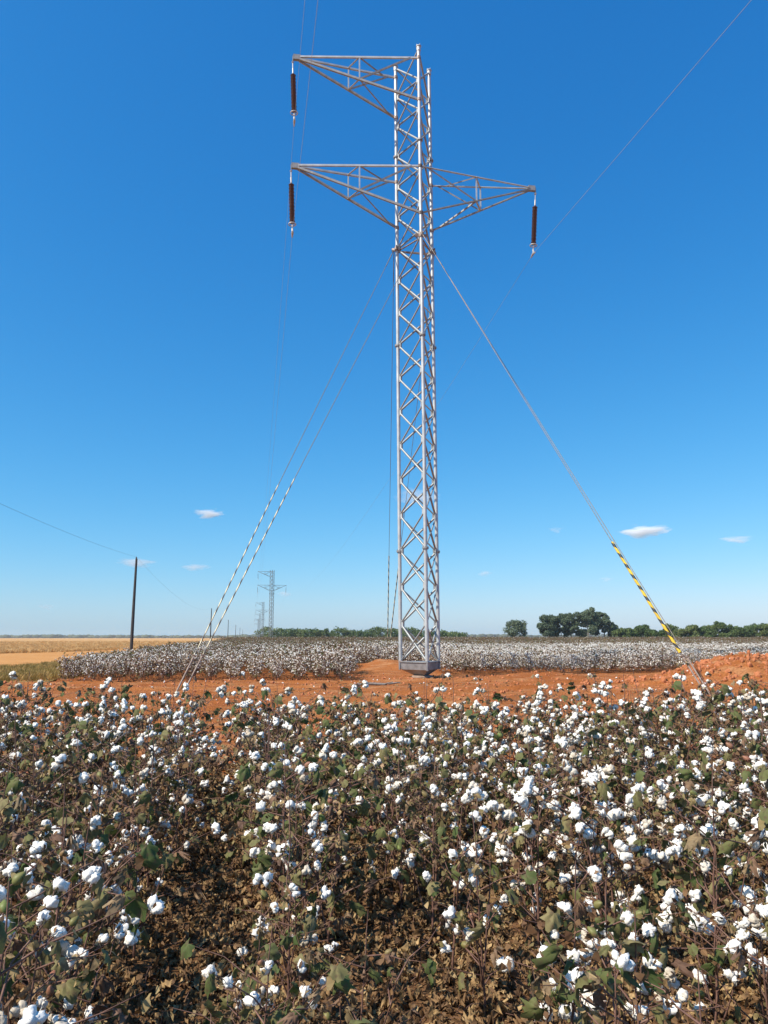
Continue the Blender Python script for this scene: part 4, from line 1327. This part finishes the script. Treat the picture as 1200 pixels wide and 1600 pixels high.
# ------------------------------------------------------------------ clouds, far beyond everything else
def cloud_mat(name, dens):
    m, n, l = new_mat(name)
    tc = n.new('ShaderNodeTexCoord')
    ln = n.new('ShaderNodeVectorMath'); ln.operation = 'LENGTH'; l.new(tc.outputs['Object'], ln.inputs[0])
    nz = n.new('ShaderNodeTexNoise'); nz.inputs['Scale'].default_value = 1.7; nz.inputs['Detail'].default_value = 5; nz.inputs['Roughness'].default_value = 0.6
    l.new(tc.outputs['Object'], nz.inputs['Vector'])
    a = n.new('ShaderNodeMath'); a.operation = 'MULTIPLY_ADD'; a.inputs[1].default_value = 2.6; l.new(nz.outputs['Fac'], a.inputs[0])
    b = n.new('ShaderNodeMath'); b.operation = 'MULTIPLY_ADD'; b.inputs[1].default_value = -1.25; b.inputs[2].default_value = -0.42; l.new(ln.outputs['Value'], b.inputs[0])
    l.new(b.outputs[0], a.inputs[2])
    c = n.new('ShaderNodeClamp'); l.new(a.outputs[0], c.inputs[0])
    d = n.new('ShaderNodeMath'); d.operation = 'MULTIPLY'; d.inputs[1].default_value = dens; l.new(c.outputs[0], d.inputs[0])
    v = n.new('ShaderNodeVolumePrincipled'); v.inputs['Color'].default_value = (1, 1, 1, 1); v.inputs['Anisotropy'].default_value = -0.25
    l.new(d.outputs[0], v.inputs['Density'])
    o = n.new('ShaderNodeOutputMaterial'); l.new(v.outputs['Volume'], o.inputs['Volume'])
    return m
CL = [cloud_mat('cloud_dense', 0.022), cloud_mat('cloud_thin', 0.008), cloud_mat('cloud_veil', 0.0045)]
v, f = ICO[2]
CME = [make_mesh('cloud', v.tolist(), f, [m]) for m in CL]
CLOUDS = [(1006, 830, 66, 14, 0, 'small bright flat cloud above the trees on the right'), (328, 803, 42, 12, 0, 'small bright cloud left of the pale guy wires'),
          (1150, 843, 44, 9, 1, 'thin wispy cloud at the right edge'), (212, 879, 56, 11, 1, 'thin wispy cloud behind the top of the near utility pole'),
          (305, 886, 40, 9, 1, 'faint flat cloud right of the near utility pole'), (655, 776, 70, 20, 2, 'faint veil of cloud behind the pylon shaft'),
          (868, 828, 22, 8, 2, 'faint speck of cloud left of the bright right-hand cloud'), (757, 896, 22, 7, 1, 'faint speck of cloud just right of the pylon'),
          (948, 905, 20, 7, 2, 'faint speck of cloud above the tall clump of trees'), (445, 928, 22, 8, 1, 'faint cloud just right of the second pylon'),
          (72, 948, 26, 8, 2, 'faint speck of cloud low at the far left')]
for i, (px, py, w, h, ci, lab) in enumerate(CLOUDS):
    D = 9000.0
    el = math.atan((800 - py) / 1200) + R(9.3)
    zc = D * math.cos(R(9.3)) + D * math.tan(el) * math.sin(R(9.3))
    x = (px - 600) / 1200 * zc
    s = zc / 1200
    M = Matrix.Translation((x, D, CAM_H + D * math.tan(el))) @ Matrix.Diagonal((w * s * .70, w * s * .70, h * s * .80, 1)) @ Matrix.Rotation(i * 1.7 + 0.4, 4, 'Z')
    obj('cloud', CME[ci], None, M, label=lab, cat='cloud', group='small clouds low in the sky')

# ------------------------------------------------------------------ haze: still, even air round the whole scene
mb = MB(); mb.box((0, 0, 16.5), (10600, 10600, 35.5))
m, n_, l_ = new_mat('haze_air')
v_ = n_.new('ShaderNodeVolumePrincipled'); v_.inputs['Color'].default_value = (0.80, 0.92, 1.0, 1); v_.inputs['Density'].default_value = 0.00008
v_.inputs['Anisotropy'].default_value = 0.0
o_ = n_.new('ShaderNodeOutputMaterial'); l_.new(v_.outputs['Volume'], o_.inputs['Volume'])
obj('haze', mb.build('haze', [m]), label='thin pale blue haze in the air over the fields', cat='haze', kind='stuff')
